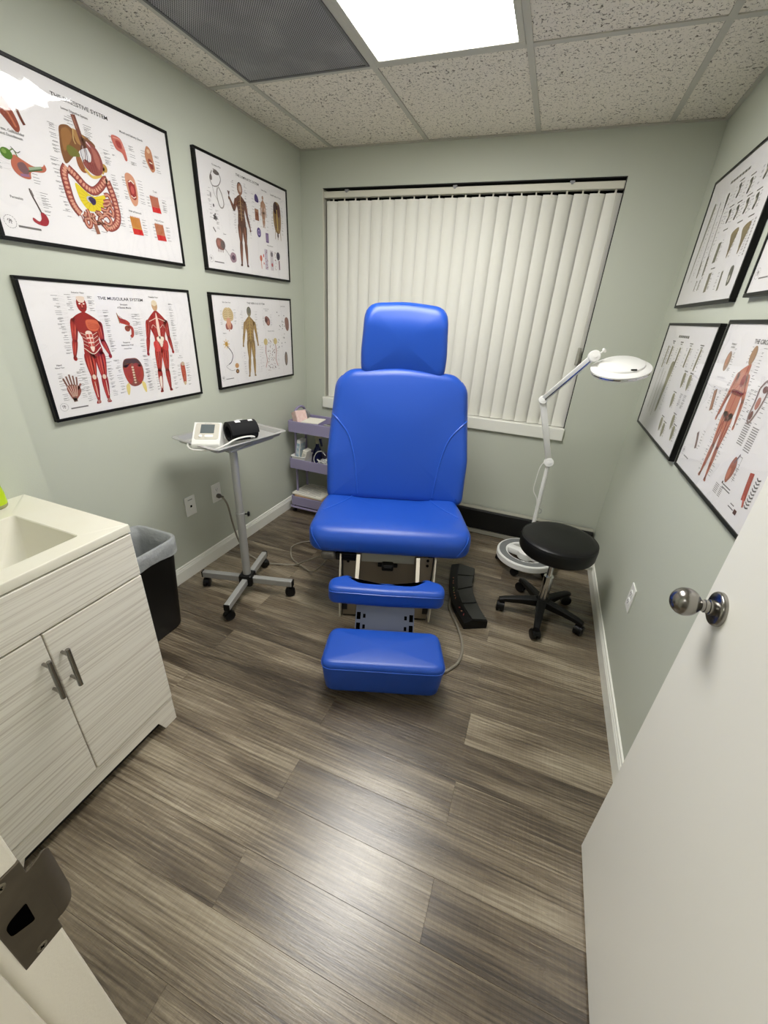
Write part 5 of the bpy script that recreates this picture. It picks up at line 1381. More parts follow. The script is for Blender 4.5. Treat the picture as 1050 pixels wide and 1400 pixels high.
for (x0, x1, y0, y1, n, ld) in ((96, 128, 245, 445, 26, 150), (292, 322, 240, 400, 22, 268), (256, 280, 60, 225, 20, 240), (130, 160, 60, 225, 22, 178), (150, 176, 395, 450, 8, 196), (240, 268, 395, 450, 8, 226), (420, 456, 300, 390, 10, 404), (436, 460, 60, 390, 34, 478), (628, 660, 215, 440, 28, 606), (590, 612, 50, 215, 16, 572), (486, 502, 60, 200, 14, 508), (290, 316, 70, 215, 16, 328), (440, 464, 70, 215, 14, 424), (48, 68, 70, 180, 12, 78), (124, 142, 70, 180, 12, 112), (680, 706, 60, 170, 10, 668), (620, 640, 90, 170, 6, 650)): a.notes(x0, x1, y0, y1, n, lead=ld, w=(12, 26))
a.emblem(42, 52, 15); a.rect(66, 136, 40, 45, (110, 106, 106)); MUS = A
# --- digestive system
A = Art(2); a = A
a.text('THE DIGESTIVE SYSTEM', 380, 443, 12, width=204)
a.text('Lower Digestive System', 352, 419, 7, (80, 78, 76)); a.text('Mouth and Salivary Glands', 578, 424, 7, (80, 78, 76)); a.text('Wall of Stomach', 532, 168, 6.5, (80, 78, 76)); a.text('Tooth', 652, 262, 6, (80, 78, 76)); a.text('Wall of Colon', 650, 158, 6, (80, 78, 76))
a.text('Pancreas, Gallbladder', 112, 300, 7.5, (80, 78, 76)); a.text('and Duodenum', 116, 288, 7.5, (80, 78, 76)); a.text('Peristalsis', 80, 122, 7, (80, 78, 76)); a.text('Upper Digestive System', 118, 436, 7, (80, 78, 76))
a.poly([(70, 372), (96, 392), (128, 380), (146, 340), (148, 316), (134, 306), (112, 330), (90, 352)], (140, 70, 52), 3); a.line([(152, 372), (160, 346), (166, 332)], 9, (110, 60, 46), 3); a.line([(104, 380), (126, 346), (138, 318)], 6, (186, 110, 80), 4); a.ell(86, 396, 34, 22, (196, 140, 116), 3); a.ell(84, 380, 20, 9, (120, 46, 42), 4)
BR1, BR2 = (126, 84, 50), (152, 106, 60)
a.line([(343, 416), (348, 392), (356, 352), (362, 330)], 17, (122, 74, 62), 5)
a.line([(341, 412), (348, 380)], 3, (176, 120, 100), 6)
a.poly([(276, 340), (284, 368), (312, 379), (334, 372), (372, 366), (404, 352), (402, 340), (370, 332), (342, 318), (330, 302), (312, 292), (286, 268), (274, 268), (270, 300)], BR1, 3)
a.poly([(282, 340), (290, 362), (312, 370), (322, 350), (300, 318), (282, 300)], BR2, 4); a.poly([(330, 374), (340, 336), (372, 338), (372, 362)], (170, 128, 78), 4); a.line([(332, 376), (326, 346), (330, 332)], 3, (206, 178, 120), 5)
a.poly([(352, 360), (398, 350), (370, 336), (356, 332)], (112, 74, 54), 5)
a.poly([(292, 308), (302, 322), (330, 316), (338, 300), (320, 294), (300, 292)], (112, 112, 50), 5)
for k in range(5): a.line([(352 + 4 * k, 336 - 2 * k), (344 + 7 * k, 312 - 4 * k), (346 + 4 * k, 288)], 2.0, ((44, 46, 78), (196, 196, 200), (90, 50, 60))[k % 3], 6)
ST1, ST2 = (142, 76, 70), (170, 104, 92)
a.poly([(372, 350), (392, 350), (414, 334), (424, 300), (414, 270), (390, 256), (364, 262), (344, 282), (354, 296), (374, 292), (382, 314), (372, 334)], ST1, 6); a.poly([(386, 342), (406, 328), (414, 300), (404, 276), (392, 300), (390, 322)], ST2, 7)
for k in range(4): a.line([(362 + 9 * k, 292), (366 + 9 * k, 264)], 1.6, (112, 50, 48), 8)
a.line([(372, 350), (388, 338)], 5, (220, 190, 190), 7)
a.ell(428, 288, 11, 13, (178, 140, 76), 5); a.line([(414, 268), (420, 276), (424, 290)], 8, (198, 160, 84), 5); a.poly([(322, 296), (336, 300), (344, 280), (352, 258), (334, 254), (322, 272)], (150, 92, 60), 4); a.line([(346, 266), (372, 248), (410, 262)], 9, (214, 182, 96), 5)
MES = (222, 200, 46)
a.poly([(296, 214), (300, 170), (322, 140), (350, 138), (384, 150), (402, 176), (404, 200), (360, 186), (330, 196)], MES, 3)
for k in range(16):
    t_ = 2 * pi * k / 16; a.line([(346 + 12 * cos(t_), 174 + 8 * sin(t_)), (348 + 50 * cos(t_), 174 + 32 * sin(t_))], 1.0, (180, 156, 30), 4, False)
a.ell(344, 174, 17, 11, (206, 204, 214), 4); a.poly([(334, 176), (346, 184), (362, 178), (360, 164), (348, 158), (340, 166)], (62, 48, 84), 5)
COLN, COLD, COLL = (150, 74, 66), (112, 48, 44), (212, 154, 130)
asc = [(276, 256), (262, 234), (262, 200), (266, 160), (276, 136), (290, 120)]
tra = [(280, 252), (304, 236), (332, 212), (362, 204), (392, 222), (418, 248), (430, 252)]
des = [(428, 250), (440, 214), (446, 176), (446, 140), (432, 112), (404, 96), (384, 100)]
for pts in (asc, des, tra):
    a.line(pts, 27, COLD, 5); a.line(pts, 23, COLN, 6)
    pp = catmull([(x, y, 0) for x, y in pts], 6)
    for i in range(1, len(pp) - 1, 2):
        t_ = (pp[i + 1] - pp[i - 1]).normalized(); a.ell(pp[i].x, pp[i].y, 7.2, 4.2, COLL, 7, math.atan2(t_.y, t_.x) + pi / 2)
for i, pts in enumerate(([(312, 130), (304, 100), (312, 84), (324, 96), (322, 126)], [(330, 130), (340, 108), (356, 104), (366, 122), (380, 126)], [(352, 140), (372, 128), (396, 136), (412, 118), (398, 104), (380, 112)], [(378, 152), (402, 150), (416, 166), (428, 150), (420, 132)], [(396, 178), (420, 184), (426, 168)], [(318, 140), (330, 118), (346, 128)], [(360, 118), (376, 98), (390, 84)], [(404, 200), (420, 204), (430, 190)], [(326, 110), (342, 100), (362, 108), (374, 100)], [(384, 138), (404, 144), (420, 138)], [(390, 166), (408, 168), (424, 180)], [(300, 122), (310, 110), (322, 112)], [(352, 132), (366, 138), (378, 128)])):
    a.line(pts, 14, COLD, 6); a.line(pts, 11, (166, 92, 78), 7); a.line(pts, 4, COLL, 8)
a.line([(338, 124), (340, 96), (346, 66)], 15, (150, 96, 74), 6); a.line([(282, 122), (292, 112), (296, 96)], 4, COLN, 6)
def block(cx, cy, w, h, c1, c2, c3):
    a.poly([(cx - w, cy + h), (cx + w * 0.8, cy + h), (cx + w, cy - h), (cx - w * 0.8, cy - h)], c1, 3, False)
    a.poly([(cx - w * 0.85, cy - h * 0.35), (cx + w * 0.95, cy - h * 0.35), (cx + w * 1.1, cy - h), (cx - w * 0.75, cy - h * 1.05)], c2, 4, False)
    for k in range(6): a.line([(cx - w * 0.8 + w * 0.3 * k, cy + h * 1.1), (cx - w * 0.75 + w * 0.3 * k, cy - h * 0.2)], 2.2, c3, 5, False)
block(528, 122, 26, 30, (196, 150, 70), (200, 40, 38), (190, 60, 44)); block(648, 118, 26, 30, (190, 120, 84), (196, 44, 42), (150, 84, 56)); block(644, 218, 24, 28, (186, 110, 88), (200, 46, 46), (160, 96, 70))
a.poly([(484, 402), (520, 404), (534, 380), (540, 344), (530, 338), (520, 358), (494, 366)], (196, 108, 96), 3); a.poly([(500, 392), (520, 390), (522, 372), (504, 374)], (160, 66, 62), 4); a.line([(490, 398), (520, 398), (530, 372)], 2, (226, 170, 156), 5)
a.poly([(634, 398), (646, 416), (664, 406), (670, 372), (672, 344), (656, 332), (640, 350), (630, 376)], (192, 134, 100), 3); a.poly([(642, 372), (660, 372), (666, 346), (650, 344)], (140, 60, 50), 4); a.line([(648, 364), (662, 362)], 4, (236, 226, 206), 5); a.ell(650, 400, 8, 7, (220, 184, 150), 4)
a.poly([(514, 290), (534, 300), (556, 286), (562, 244), (554, 204), (536, 192), (522, 210), (514, 250)], (206, 150, 120), 3); a.poly([(524, 274), (552, 270), (552, 222), (536, 214), (524, 232)], (150, 50, 48), 4); a.line([(526, 270), (538, 276), (550, 268)], 4, (236, 226, 212), 5); a.line([(528, 226), (538, 220), (550, 226)], 3, (236, 226, 212), 5); a.ell(538, 246, 8, 14, (196, 92, 84), 5)
a.poly([(92, 216), (106, 242), (128, 236), (160, 226), (190, 232), (198, 240), (202, 228), (188, 216), (150, 208), (142, 188), (118, 186), (98, 196)], (186, 106, 84), 3); a.ell(86, 240, 17, 15, (84, 122, 44), 5); a.ell(80, 244, 7, 6, (130, 160, 80), 6); a.line([(98, 250), (110, 256), (118, 238)], 3, (110, 130, 70), 5); a.line([(104, 262), (118, 250), (130, 256)], 2, (84, 84, 74), 5)
a.poly([(112, 222), (132, 228), (142, 206), (128, 196), (112, 206)], (120, 88, 92), 4); a.line([(144, 214), (186, 226)], 11, (150, 168, 140), 5); a.line([(140, 208), (188, 224)], 4, (76, 100, 60), 6); a.line([(112, 192), (140, 196)], 7, (150, 110, 140), 5)
a.line([(128, 160), (130, 146), (138, 124), (148, 96)], 5, (86, 74, 70), 3); a.line([(130, 156), (134, 140)], 7, (120, 110, 108), 4); a.poly([(146, 98), (160, 94), (166, 76), (154, 60), (130, 60), (114, 68), (116, 78), (132, 70), (142, 78)], (158, 44, 54), 3)
for (x0, x1, y0, y1, n, ld) in ((244, 266, 290, 372, 12, 276), (226, 252, 100, 280, 16, 262), (300, 336, 382, 408, 4, 340), (376, 412, 360, 400, 8, 372), (438, 470, 300, 350, 8, 424), (452, 474, 110, 280, 22, 446), (474, 486, 340, 400, 5, 492), (556, 580, 330, 400, 7, 536), (612, 632, 340, 400, 6, 640), (680, 702, 330, 400, 7, 668), (498, 514, 200, 290, 8, 520), (572, 592, 200, 290, 9, 556), (604, 618, 200, 240, 4, 626), (684, 706, 196, 246, 8, 668), (560, 580, 90, 150, 7, 552), (490, 502, 90, 150, 5, 508), (612, 626, 90, 150, 5, 632), (684, 704, 90, 150, 6, 670), (36, 62, 190, 250, 8, 88), (150, 186, 176, 206, 4, 150), (160, 196, 90, 160, 10, 146), (106, 128, 330, 380, 4, 112)): a.notes(x0, x1, y0, y1, n, lead=ld, w=(14, 30))
for y in (330, 322, 76, 80, 73): a.rect(*((36, 66, y, y + 1.4) if y > 100 else (276 + (y % 7) * 14, 300 + (y % 7) * 14, y, y + 1.4)), (120, 117, 116))
a.emblem(40, 54, 18); a.rect(62, 132, 42, 48, (110, 106, 104)); DIG = A
# --- lymphatic system
A = Art(3); a = A
a.text('THE LYMPHATIC SYSTEM', 387, 455, 11, (70, 66, 66), width=194); a.text('Circulation Plan', 146, 455, 7, (96, 92, 92)); a.text('Tonsillar Region', 530, 440, 6, (96, 92, 92)); a.text('Lymph Nodes of Trunk', 645, 436, 8, (76, 72, 72)); a.text('Spleen', 160, 176, 6, (96, 92, 92)); a.text('Immune Response', 560, 176, 6, (96, 92, 92)); a.text('Node', 214, 112, 5, (110, 106, 106))
SK, SD = (96, 62, 50), (128, 84, 68)
J = dict(ht=(316, 428), chin=(311, 376), shL=(277, 350), shR=(346, 350), elL=(254, 302), elR=(360, 290), hL=(221, 352), hR=(380, 232), hipL=(292, 240), hipR=(328, 240), knL=(290, 158), knR=(330, 158), ftL=(282, 52), ftR=(332, 52), waL=(284, 300), waR=(338, 300))
a.figure(J, SK, [SD, (78, 48, 40), (150, 104, 86)], hair=(50, 38, 34), k=0.86, face=(150, 110, 92)); a.ell(316, 404, 10, 15, (196, 176, 160), 5); a.line([(312, 372), (310, 320), (310, 262)], 4, (188, 158, 110), 5)
for k in range(5): a.line([(311, 350 - 18 * k), (290, 342 - 16 * k)], 1.4, (170, 150, 100), 5); a.line([(311, 350 - 18 * k), (332, 342 - 16 * k)], 1.4, (170, 150, 100), 5)
for x in (224, 218, 228, 214): a.line([(222, 356), (x, 376)], 3.5, SK, 3)
for x0, x1 in ((288, 286), (331, 332)):
    a.line([(x0, 234), (x1, 150), (x1 - 3, 66)], 2, (180, 120, 90), 5)
a.line([(110, 432), (92, 400), (106, 372), (146, 380), (168, 410), (150, 436), (120, 440)], 4, (120, 114, 110), 3); a.line([(146, 376), (166, 350), (176, 310), (160, 290), (140, 300), (130, 340), (140, 372)], 6, (150, 144, 140), 3); a.ell(140, 430, 22, 9, (108, 100, 98), 3); a.line([(104, 372), (112, 340), (138, 312)], 2, (130, 124, 120), 3); a.ell(100, 404, 8, 13, (120, 112, 110), 3)
for k in range(14): a.ell(100 + 14 * cos(k * 2.4) * (k / 14), 242 + 17 * sin(k * 2.4) * (k / 14), 4.5, 4.5, (104, 100, 100) if k % 2 else (140, 134, 134), 3)
a.line([(78, 196), (94, 178)], 7, (122, 116, 112), 3); a.ell(84, 330, 5, 12, (160, 156, 156), 3); a.ell(98, 290, 5, 7, (96, 92, 92), 3)
a.poly([(88, 140), (104, 154), (140, 148), (150, 124), (140, 104), (104, 106), (90, 118)], (136, 96, 88), 3); a.ell(138, 128, 17, 20, (104, 90, 88), 4); a.ell(108, 132, 12, 14, (166, 112, 100), 4)
for k in range(4): a.line([(100 + 12 * k, 112), (98 + 12 * k, 92)], 3, (120, 76, 66), 4)
a.line([(146, 116), (188, 80)], 2, (90, 80, 84), 3); a.poly([(186, 82), (204, 102), (232, 96), (234, 64), (206, 54), (190, 64)], (158, 132, 142), 3); a.poly([(196, 76), (212, 90), (226, 80), (214, 66)], (92, 70, 86), 4)
a.poly([(438, 400), (452, 412), (470, 396), (470, 376), (440, 378)], (74, 60, 112), 3); a.rect(432, 466, 288, 342, (132, 84, 62), 3); a.rect(432, 466, 328, 342, (160, 120, 96), 4); a.ell(458, 232, 19, 24, (84, 70, 124), 3); a.ell(458, 232, 11, 14, (170, 156, 190), 4); a.ell(458, 232, 6, 8, (84, 70, 124), 5); a.rect(522, 550, 192, 240, (104, 84, 126), 3); a.rect(526, 546, 198, 234, (136, 116, 150), 4)
J2 = dict(ht=(513, 414), chin=(513, 396), shL=(498, 380), shR=(528, 380), elL=(492, 350), elR=(534, 350), hL=(489, 322), hR=(538, 322), hipL=(505, 336), hipR=(521, 336), knL=(506, 300), knR=(519, 300), ftL=(507, 266), ftR=(517, 266), waL=(502, 356), waR=(524, 356))
a.figure(J2, (178, 138, 112), [(196, 158, 130), (150, 104, 84)], k=0.42, hair=(70, 52, 48))
a.poly([(610, 350), (624, 404), (650, 414), (680, 400), (690, 340), (682, 280), (664, 256), (630, 262), (614, 300)], (140, 112, 72), 3); a.ell(636, 382, 22, 30, (64, 44, 44), 4); a.ell(668, 372, 16, 34, (96, 62, 54), 4); a.line([(648, 376), (650, 270)], 9, (190, 164, 92), 5); a.line([(632, 350), (634, 280)], 5, (84, 56, 44), 5); a.line([(670, 350), (668, 280)], 5, (84, 56, 44), 5)
for x in (624, 650, 678): a.line([(x, 264), (x + (x - 650) * 0.1, 222)], 4, (150, 120, 76), 4)
a.ell(650, 246, 7, 14, (60, 40, 38), 6)
a.ell(462, 104, 12, 16, (206, 112, 92), 3); a.line([(462, 92), (464, 50)], 5, (206, 130, 100), 3); a.rect(500, 528, 50, 156, (196, 186, 198), 3); a.rect(556, 586, 50, 156, (204, 196, 200), 3); a.ell(640, 134, 19, 22, (76, 70, 84), 3); a.line([(648, 110), (650, 60)], 10, (110, 66, 80), 3); a.ell(572, 136, 12, 13, (120, 112, 116), 4); a.ell(572, 80, 9, 10, (180, 80, 84), 4); a.ell(488, 120, 4, 9, (190, 50, 56), 4); a.ell(488, 80, 4, 6, (190, 50, 56), 4)
for k in range(16): a.ell(500 + 28 * a.r.random(), 54 + 98 * a.r.random(), 3, 3, (150, 100, 110), 4); a.ell(600 + 14 * a.r.random(), 40 + 116 * a.r.random(), 3, 2, (140, 60, 70), 3)
for (x0, x1, y0, y1, n, ld) in ((240, 268, 370, 430, 6, 292), (236, 264, 200, 330, 16, 284), (352, 384, 300, 440, 16, 340), (376, 404, 190, 300, 12, 352), (108, 140, 190, 280, 10, 104), (60, 84, 230, 360, 10, 92), (590, 608, 270, 390, 10, 616), (694, 720, 250, 400, 16, 684), (410, 430, 270, 410, 8, 438), (476, 490, 260, 400, 6, 500), (540, 560, 250, 400, 8, 530)): a.notes(x0, x1, y0, y1, n, lead=ld, w=(10, 24), col=(140, 136, 136))
a.emblem(40, 55, 15); a.rect(62, 134, 42, 47, (120, 116, 116)); LYM = A
# --- nervous system
A = Art(4); a = A
a.text('THE NERVOUS SYSTEM', 384, 453, 10, (90, 86, 86), width=170); a.text('Brain, Base View', 124, 452, 7, (110, 106, 106)); a.text('Cerebral Cross', 484, 428, 6, (120, 116, 116)); a.text('Section', 484, 418, 6, (120, 116, 116)); a.text('Autonomic Nerves', 520, 300, 6.5, (110, 106, 106)); a.text('Sense Organs', 668, 448, 6.5, (110, 106, 106)); a.text('Neuron', 84, 296, 6, (110, 106, 106))
SK = (150, 120, 76)
J = dict(ht=(314, 434), chin=(308, 386), shL=(268, 352), shR=(352, 352), elL=(250, 290), elR=(366, 290), hL=(234, 232), hR=(376, 232), hipL=(290, 250), hipR=(326, 250), knL=(284, 150), knR=(328, 150), ftL=(270, 52), ftR=(324, 50), waL=(278, 300), waR=(340, 300))
a.figure(J, SK, [(176, 146, 92), (128, 96, 58), (196, 168, 110)], hair=(60, 56, 46), k=0.88, face=(140, 128, 104)); a.ell(312, 418, 13, 16, (110, 108, 96), 5); a.line([(309, 390), (308, 330), (308, 260)], 3.4, (210, 184, 100), 5)
for k in range(7):
    for s in (-1, 1): a.line([(308, 370 - 17 * k), (308 + s * 26, 360 - 17 * k)], 1.2, (206, 180, 100), 5)
for s in (-1, 1): a.line([(308, 262), (308 + s * 20, 220), (308 + s * 20, 150), (308 + s * 24, 70)], 1.8, (200, 170, 96), 5); a.line([(308 + s * 10, 366), (308 + s * 50, 300), (308 + s * 68, 240)], 1.6, (200, 170, 96), 5)
for s in (-1, 1):
    a.poly([(126, 426), (126 + s * 26, 424), (126 + s * 44, 398), (126 + s * 38, 368), (126 + s * 16, 362), (126 + s * 2, 374)], (206, 184, 140), 3)
    for k in range(5): a.line([(126 + s * 6, 414 - 10 * k), (126 + s * 22, 418 - 11 * k), (126 + s * 38, 404 - 8 * k)], 1.6, (150, 122, 76), 4)
    a.ell(126 + s * 14, 334, 15, 18, (150, 84, 76), 3)
a.poly([(112, 374), (140, 374), (142, 340), (126, 318), (110, 340)], (212, 158, 130), 4); a.line([(126, 340), (124, 308)], 6, (180, 120, 110), 5)
for k in range(8): a.line([(88, 242), (88 + 26 * cos(k * 0.8), 242 + 26 * sin(k * 0.8))], 4, (206, 170, 84), 3)
a.ell(88, 242, 12, 12, (190, 146, 60), 4); a.line([(92, 230), (120, 204), (132, 176), (114, 144), (92, 132)], 5, (70, 62, 76), 3); a.line([(92, 132), (70, 120), (110, 96), (140, 98)], 1.6, (120, 112, 120), 3); a.ell(160, 120, 17, 14, (196, 150, 104), 3); a.ell(160, 88, 15, 13, (110, 84, 66), 3); a.ell(160, 88, 6, 6, (190, 150, 100), 4)
a.poly([(462, 380), (484, 390), (512, 372), (514, 346), (496, 334), (474, 350)], (136, 92, 84), 3); a.ell(476, 366, 13, 14, (92, 58, 52), 4); a.ell(498, 354, 10, 12, (170, 120, 104), 4)
for x in (456, 562):
    a.ell(x, 240, 20, 20, (206, 186, 130), 3); s = 1 if x < 500 else -1
    a.line([(x, 222), (x - 6 * s, 180), (x + 4 * s, 130), (x - 14 * s, 84)], 6, (196, 150, 140), 3); a.line([(x + 3 * s, 222), (x - 2 * s, 170), (x + 8 * s, 120)], 1.5, (120, 100, 100), 4)
for k in range(75): a.ell(470 + 84 * a.r.random(), 60 + 195 * a.r.random(), 1.8 + 1.6 * a.r.random(), 1.8 + 2 * a.r.random(), ((110, 70, 62), (84, 64, 80), (140, 96, 70))[k % 3], 3)
for k in range(26): a.ell(592 + 90 * a.r.random(), 190 + 230 * a.r.random(), 1.8 + 2.2 * a.r.random(), 3.5, ((80, 84, 76), (60, 60, 70), (110, 100, 90))[k % 3], 3)
a.poly([(684, 372), (706, 386), (728, 370), (730, 320), (712, 300), (690, 320)], (134, 96, 86), 3); a.ell(680, 122, 18, 46, (110, 100, 94), 3); a.ell(682, 122, 9, 32, (150, 130, 116), 4)
for (x0, x1, y0, y1, n, ld) in ((60, 78, 340, 420, 8, 88), (176, 196, 340, 420, 8, 164), (230, 252, 260, 420, 16, 276), (368, 398, 260, 420, 14, 348), (388, 406, 60, 230, 12, 340), (226, 246, 60, 200, 10, 272), (440, 456, 330, 390, 6, 464), (522, 544, 330, 400, 8, 512), (580, 600, 60, 220, 10, 574), (404, 424, 90, 240, 8, 440)): a.notes(x0, x1, y0, y1, n, lead=ld, w=(10, 22), col=(150, 146, 146))
a.emblem(34, 58, 14); a.rect(55, 122, 50, 54, (130, 126, 126)); NER = A
# --- limb muscles and joints (narrow olive drawings on the far side of the room)
A = Art(5); a = A
OL, OD = (108, 104, 82), (78, 76, 62)
for k in range(7): a.rect(252 + 29 * k, 276 + 29 * k, 434, 443, (104, 100, 92))
a.poly([(112, 390), (138, 390), (132, 330), (118, 250), (104, 150), (96, 108), (88, 112), (96, 220), (106, 330)], (140, 138, 122), 3); a.line([(201, 386), (206, 330), (214, 200), (220, 150)], 5, OD, 3); a.poly([(214, 170), (228, 170), (230, 118), (216, 116)], OL, 3)
a.poly([(270, 394), (296, 396), (290, 350), (284, 330), (278, 350)], OD, 3); a.line([(284, 340), (290, 240), (298, 170)], 5, OD, 3); a.poly([(290, 180), (310, 178), (312, 120), (298, 116)], OL, 3)
a.poly([(386, 218), (420, 220), (418, 152), (384, 150)], OL, 3, False)
for x in (543, 652): a.poly([(x - 34, 232), (x + 30, 240), (x + 18, 190), (x, 150), (x - 12, 190)], (134, 116, 76), 3); 
for x in (543, 652):
    for k in range(5): a.line([(x - 24 + 11 * k, 228), (x - 8 + 4 * k, 172)], 1.6, (100, 86, 56), 4)
a.poly([(398, 114), (432, 116), (434, 48), (402, 46)], (126, 118, 96), 3, False); a.line([(566, 108), (576, 44)], 16, OL, 3); a.poly([(646, 112), (676, 112), (684, 66), (660, 54), (648, 80)], OD, 3); a.ell(664, 76, 8, 12, (190, 184, 166), 4)
for x, y in ((402, 383), (517, 372), (640, 384), (385, 307), (470, 303), (559, 305), (644, 302)):
    a.poly([(x - 14, y + 18), (x + 8, y + 22), (x + 16, y), (x + 6, y - 22), (x - 10, y - 20), (x - 4, y)], OD, 3); a.ell(x, y, 6, 9, (180, 174, 156), 4); a.rect(x - 26, x + 22, y + 30, y + 34, (110, 106, 98)); a.notes(x + 20, x + 42, y - 26, y + 24, 6, w=(10, 20)); a.notes(x - 46, x - 24, y - 26, y + 24, 5, w=(10, 20))
for x in (414, 560, 660, 430): a.rect(x - 30, x + 20, 258 if x != 430 else 128, 262 if x != 430 else 132, (110, 106, 98))
a.notes(426, 450, 150, 225, 9, w=(10, 22)); a.notes(560, 590, 150, 235, 9, w=(10, 22)); a.notes(676, 704, 140, 245, 16, w=(12, 22)); a.notes(312, 340, 100, 390, 22, w=(10, 22)); a.notes(146, 170, 100, 390, 20, w=(10, 20)); a.notes(440, 462, 50, 115, 9, w=(10, 18)); a.notes(520, 548, 44, 112, 8, w=(10, 20)); a.notes(240, 262, 120, 380, 18, w=(8, 16))
for x in (250, 300): a.line([(x, 100), (x - 4, 60)], 10, OL, 3); a.notes(x + 8, x + 26, 56, 104, 5, w=(8, 14))
for k in range(12): a.rect(706, 716, 240 - 9 * k, 246 - 9 * k, (150, 146, 140))
OLV = A
# --- second pale chart
A = Art(6); a = A
for k in range(6): a.rect(258 + 29 * k, 282 + 29 * k, 439, 449, (108, 104, 98))
for x in (207, 346, 496, 642): a.rect(x - 26, x + 22, 420, 424, (112, 108, 102)); a.rect(x - 16, x + 14, 412, 416, (130, 126, 120))
OL2 = (150, 144, 116)
for x, y0, y1, w in ((130, 400, 300, 18), (207, 400, 320, 26), (346, 400, 320, 22), (496, 406, 330, 20), (642, 410, 330, 18)):
    a.line([(x + 6, y0), (x, (y0 + y1) / 2), (x - 4, y1)], w, OL2, 3); a.line([(x + 4, y0 - 6), (x - 2, y1 + 6)], w * 0.3, (108, 102, 80), 4); a.notes(x + w, x + w + 26, y1, y0, 10, w=(10, 22)); a.notes(x - w - 28, x - w - 4, y1, y0, 8, w=(10, 22))
a.poly([(290, 330), (346, 332), (340, 270), (318, 200), (300, 120), (276, 120), (284, 220)], OL2, 3); a.line([(316, 320), (306, 220), (288, 126)], 6, (116, 110, 84), 4); a.line([(180, 300), (174, 90)], 7, (170, 166, 146), 3); a.line([(230, 290), (226, 80)], 5, (160, 156, 138), 3); a.line([(120, 290), (112, 100)], 6, (176, 172, 156), 3)
for x, y in ((557, 285), (640, 285), (507, 196), (459, 84), (520, 70), (617, 125), (670, 90)):
    a.poly([(x - 18, y + 26), (x + 12, y + 28), (x + 18, y - 6), (x, y - 30), (x - 16, y - 8)], OL2, 3); a.line([(x - 6, y + 18), (x + 2, y - 20)], 6, (104, 98, 74), 4); a.notes(x + 20, x + 42, y - 26, y + 26, 7, w=(10, 20)); a.rect(x - 24, x + 24, y + 34, y + 38, (112, 108, 102))
a.notes(590, 630, 190, 240, 12, w=(24, 38)); a.notes(640, 680, 190, 240, 12, w=(24, 38)); a.notes(350, 380, 130, 320, 18, w=(12, 26)); OL6 = A
# --- circulatory system
A = Art(7); a = A
a.text('THE CIRCULATORY SYSTEM', 372, 438, 12, (70, 66, 66), width=238); a.text('Arteries of', 112, 428, 6.5, (100, 96, 96)); a.text('the Brain', 112, 419, 6, (110, 106, 106))
J = dict(ht=(275, 432), chin=(290, 384), shL=(238, 352), shR=(306, 352), elL=(222, 290), elR=(340, 290), hL=(206, 226), hR=(352, 226), hipL=(262, 240), hipR=(304, 240), knL=(268, 146), knR=(304, 146), ftL=(258, 50), ftR=(310, 50), waL=(244, 300), waR=(318, 300))
a.figure(J, (186, 116, 92), [(206, 140, 112), (150, 64, 52), (168, 96, 76)], k=0.92, face=(166, 130, 96)); a.poly([(246, 312), (318, 312), (314, 300), (250, 300)], (130, 60, 48), 5); a.ell(288, 340, 15, 17, (150, 50, 44), 5); a.line([(286, 380), (284, 300), (284, 246)], 4, (170, 50, 44), 5)
for s in (-1, 1): a.line([(284, 248), (284 + s * 18, 200), (284 + s * 20, 140), (284 + s * 24, 60)], 2.4, (160, 44, 40), 5); a.line([(284 + s * 8, 330), (284 + s * 50, 290), (284 + s * 66, 232)], 2, (160, 44, 40), 5); a.line([(290 + s * 16, 180), (290 + s * 16, 80)], 1.8, (70, 66, 96), 5)
a.ell(112, 380, 20, 30, (150, 116, 92), 3); a.ell(108, 384, 9, 18, (186, 130, 100), 4); a.line([(112, 292), (124, 262), (136, 230)], 24, (142, 104, 82), 3); a.line([(114, 288), (134, 234)], 6, (186, 130, 100), 4); a.line([(108, 150), (124, 126), (136, 100)], 16, (116, 92, 86), 3)
a.line([(408, 336), (432, 356), (456, 336), (450, 290), (430, 250), (412, 262), (412, 300), (408, 336)], 7, (140, 120, 116), 3); a.ell(432, 300, 12, 16, (176, 120, 108), 3); a.ell(440, 336, 14, 9, (130, 100, 96), 3); a.ell(424, 268, 9, 12, (120, 76, 70), 4)
a.poly([(432, 132), (446, 160), (466, 150), (470, 118), (452, 88), (436, 96)], (158, 96, 78), 3); a.ell(446, 112, 10, 17, (190, 120, 96), 4); a.line([(452, 144), (466, 172)], 4, (96, 84, 100), 4); a.rect(482, 484, 100, 168, (150, 146, 144)); a.rect(466, 484, 166, 168, (150, 146, 144))
a.line([(566, 152), (572, 118), (580, 84)], 22, (168, 76, 64), 3); a.line([(576, 96), (592, 70)], 8, (190, 100, 84), 4)
for k in range(9): a.line([(596, 150 - 9 * k), (606, 146 - 9 * k), (618, 150 - 9 * k)], 3.4, (110, 104, 104), 3)
a.rect(560, 578, 40, 52, (90, 60, 56), 3); a.rect(520, 556, 44, 47, (96, 92, 92)); a.rect(528, 552, 54, 57, (110, 106, 106)); a.rect(440, 496, 78, 81, (80, 76, 76)); a.rect(440, 500, 70, 73, (96, 92, 92)); a.ell(434, 82, 4, 4, (60, 56, 56), 3)
for k in range(11): a.rect(410, 446, 190 + 6 * k, 193 + 6 * k, (140, 136, 134)); a.rect(462, 500, 184 + 6 * k, 187 + 6 * k, (140, 136, 134))
for k in range(6): a.rect(396, 424, 42 + 5 * k, 44.4 + 5 * k, (150, 146, 144)); a.rect(432, 452, 42 + 5 * k, 44.4 + 5 * k, (156, 152, 150))
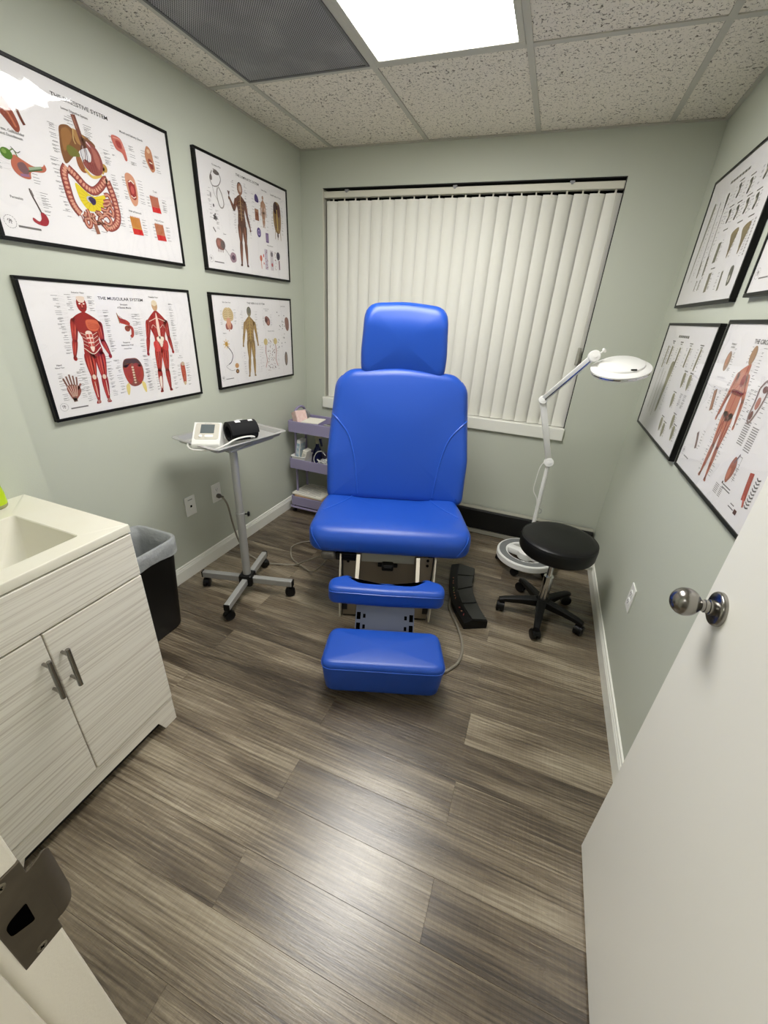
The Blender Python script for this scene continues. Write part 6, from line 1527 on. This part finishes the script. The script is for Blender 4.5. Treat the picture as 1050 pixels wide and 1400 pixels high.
for (x0, x1, y0, y1, n, ld) in ((136, 156, 350, 420, 9, 128), (84, 98, 230, 300, 8, 108), (146, 164, 220, 300, 9, 132), (176, 206, 230, 360, 16, 226), (330, 362, 330, 430, 12, 306), (360, 380, 230, 330, 12, 346), (226, 246, 60, 220, 16, 260), (322, 344, 60, 220, 16, 306), (256, 266, 380, 430, 5, 270), (462, 480, 250, 340, 8, 452), (384, 402, 250, 340, 8, 412), (150, 170, 100, 170, 7, 134), (474, 500, 100, 150, 6, 468)): a.notes(x0, x1, y0, y1, n, lead=ld, w=(10, 24))
a.emblem(38, 66, 14); a.rect(56, 110, 52, 56, (120, 116, 116)); CIR = A
# --- chart mostly out of the frame above it
A = Art(8); a = A
a.text('THE RESPIRATORY SYSTEM', 382, 440, 11, (80, 76, 76), width=220); a.emblem(40, 62, 15); a.rect(60, 124, 46, 50, (110, 106, 106)); a.line([(92, 150), (86, 128), (96, 112)], 18, (150, 76, 72), 3)
for s in (-1, 1): a.poly([(382 + s * 12, 360), (382 + s * 40, 380), (382 + s * 84, 320), (382 + s * 92, 220), (382 + s * 60, 190), (382 + s * 16, 230)], (206, 140, 130), 3); a.line([(382, 350), (382 + s * 34, 310), (382 + s * 56, 250)], 7, (222, 200, 190), 4)
a.line([(382, 420), (382, 340)], 14, (214, 190, 176), 4)
a.notes(60, 120, 180, 420, 20, w=(20, 50)); a.notes(560, 700, 60, 420, 40, w=(20, 60)); a.notes(140, 200, 60, 120, 8, w=(20, 40)); RES = A

chart('black-framed digestive system chart with large liver and bowel drawing above the muscular chart', (0.0, -1.877, 1.636), pi / 2, DIG)
chart('black-framed muscular system chart with two red standing figures above the vanity and trash can', (0.0, -1.879, 1.036), pi / 2, MUS)
chart('black-framed lymphatic system chart with dark brown waving figure, nearest the window at the top', (0.0, -0.965, 1.635), pi / 2, LYM)
chart('black-framed nervous system chart with tan figure seen from behind, above the utility cart', (0.0, -0.971, 1.036), pi / 2, NER)
chart('black-framed chart of narrow olive limb drawings, upper one nearest the window corner', (W, -0.262, 1.585), -pi / 2, OLV)
chart('black-framed pale olive chart hanging just behind the magnifier lamp head', (W, -0.272, 1.020), -pi / 2, OL6)
chart('black-framed circulatory system chart with a pale red figure partly hidden by the door', (W, -1.107, 1.030), -pi / 2, CIR)
chart('black-framed chart above the circulatory chart, cut off by the picture edge', (W, -1.139, 1.592), -pi / 2, RES)
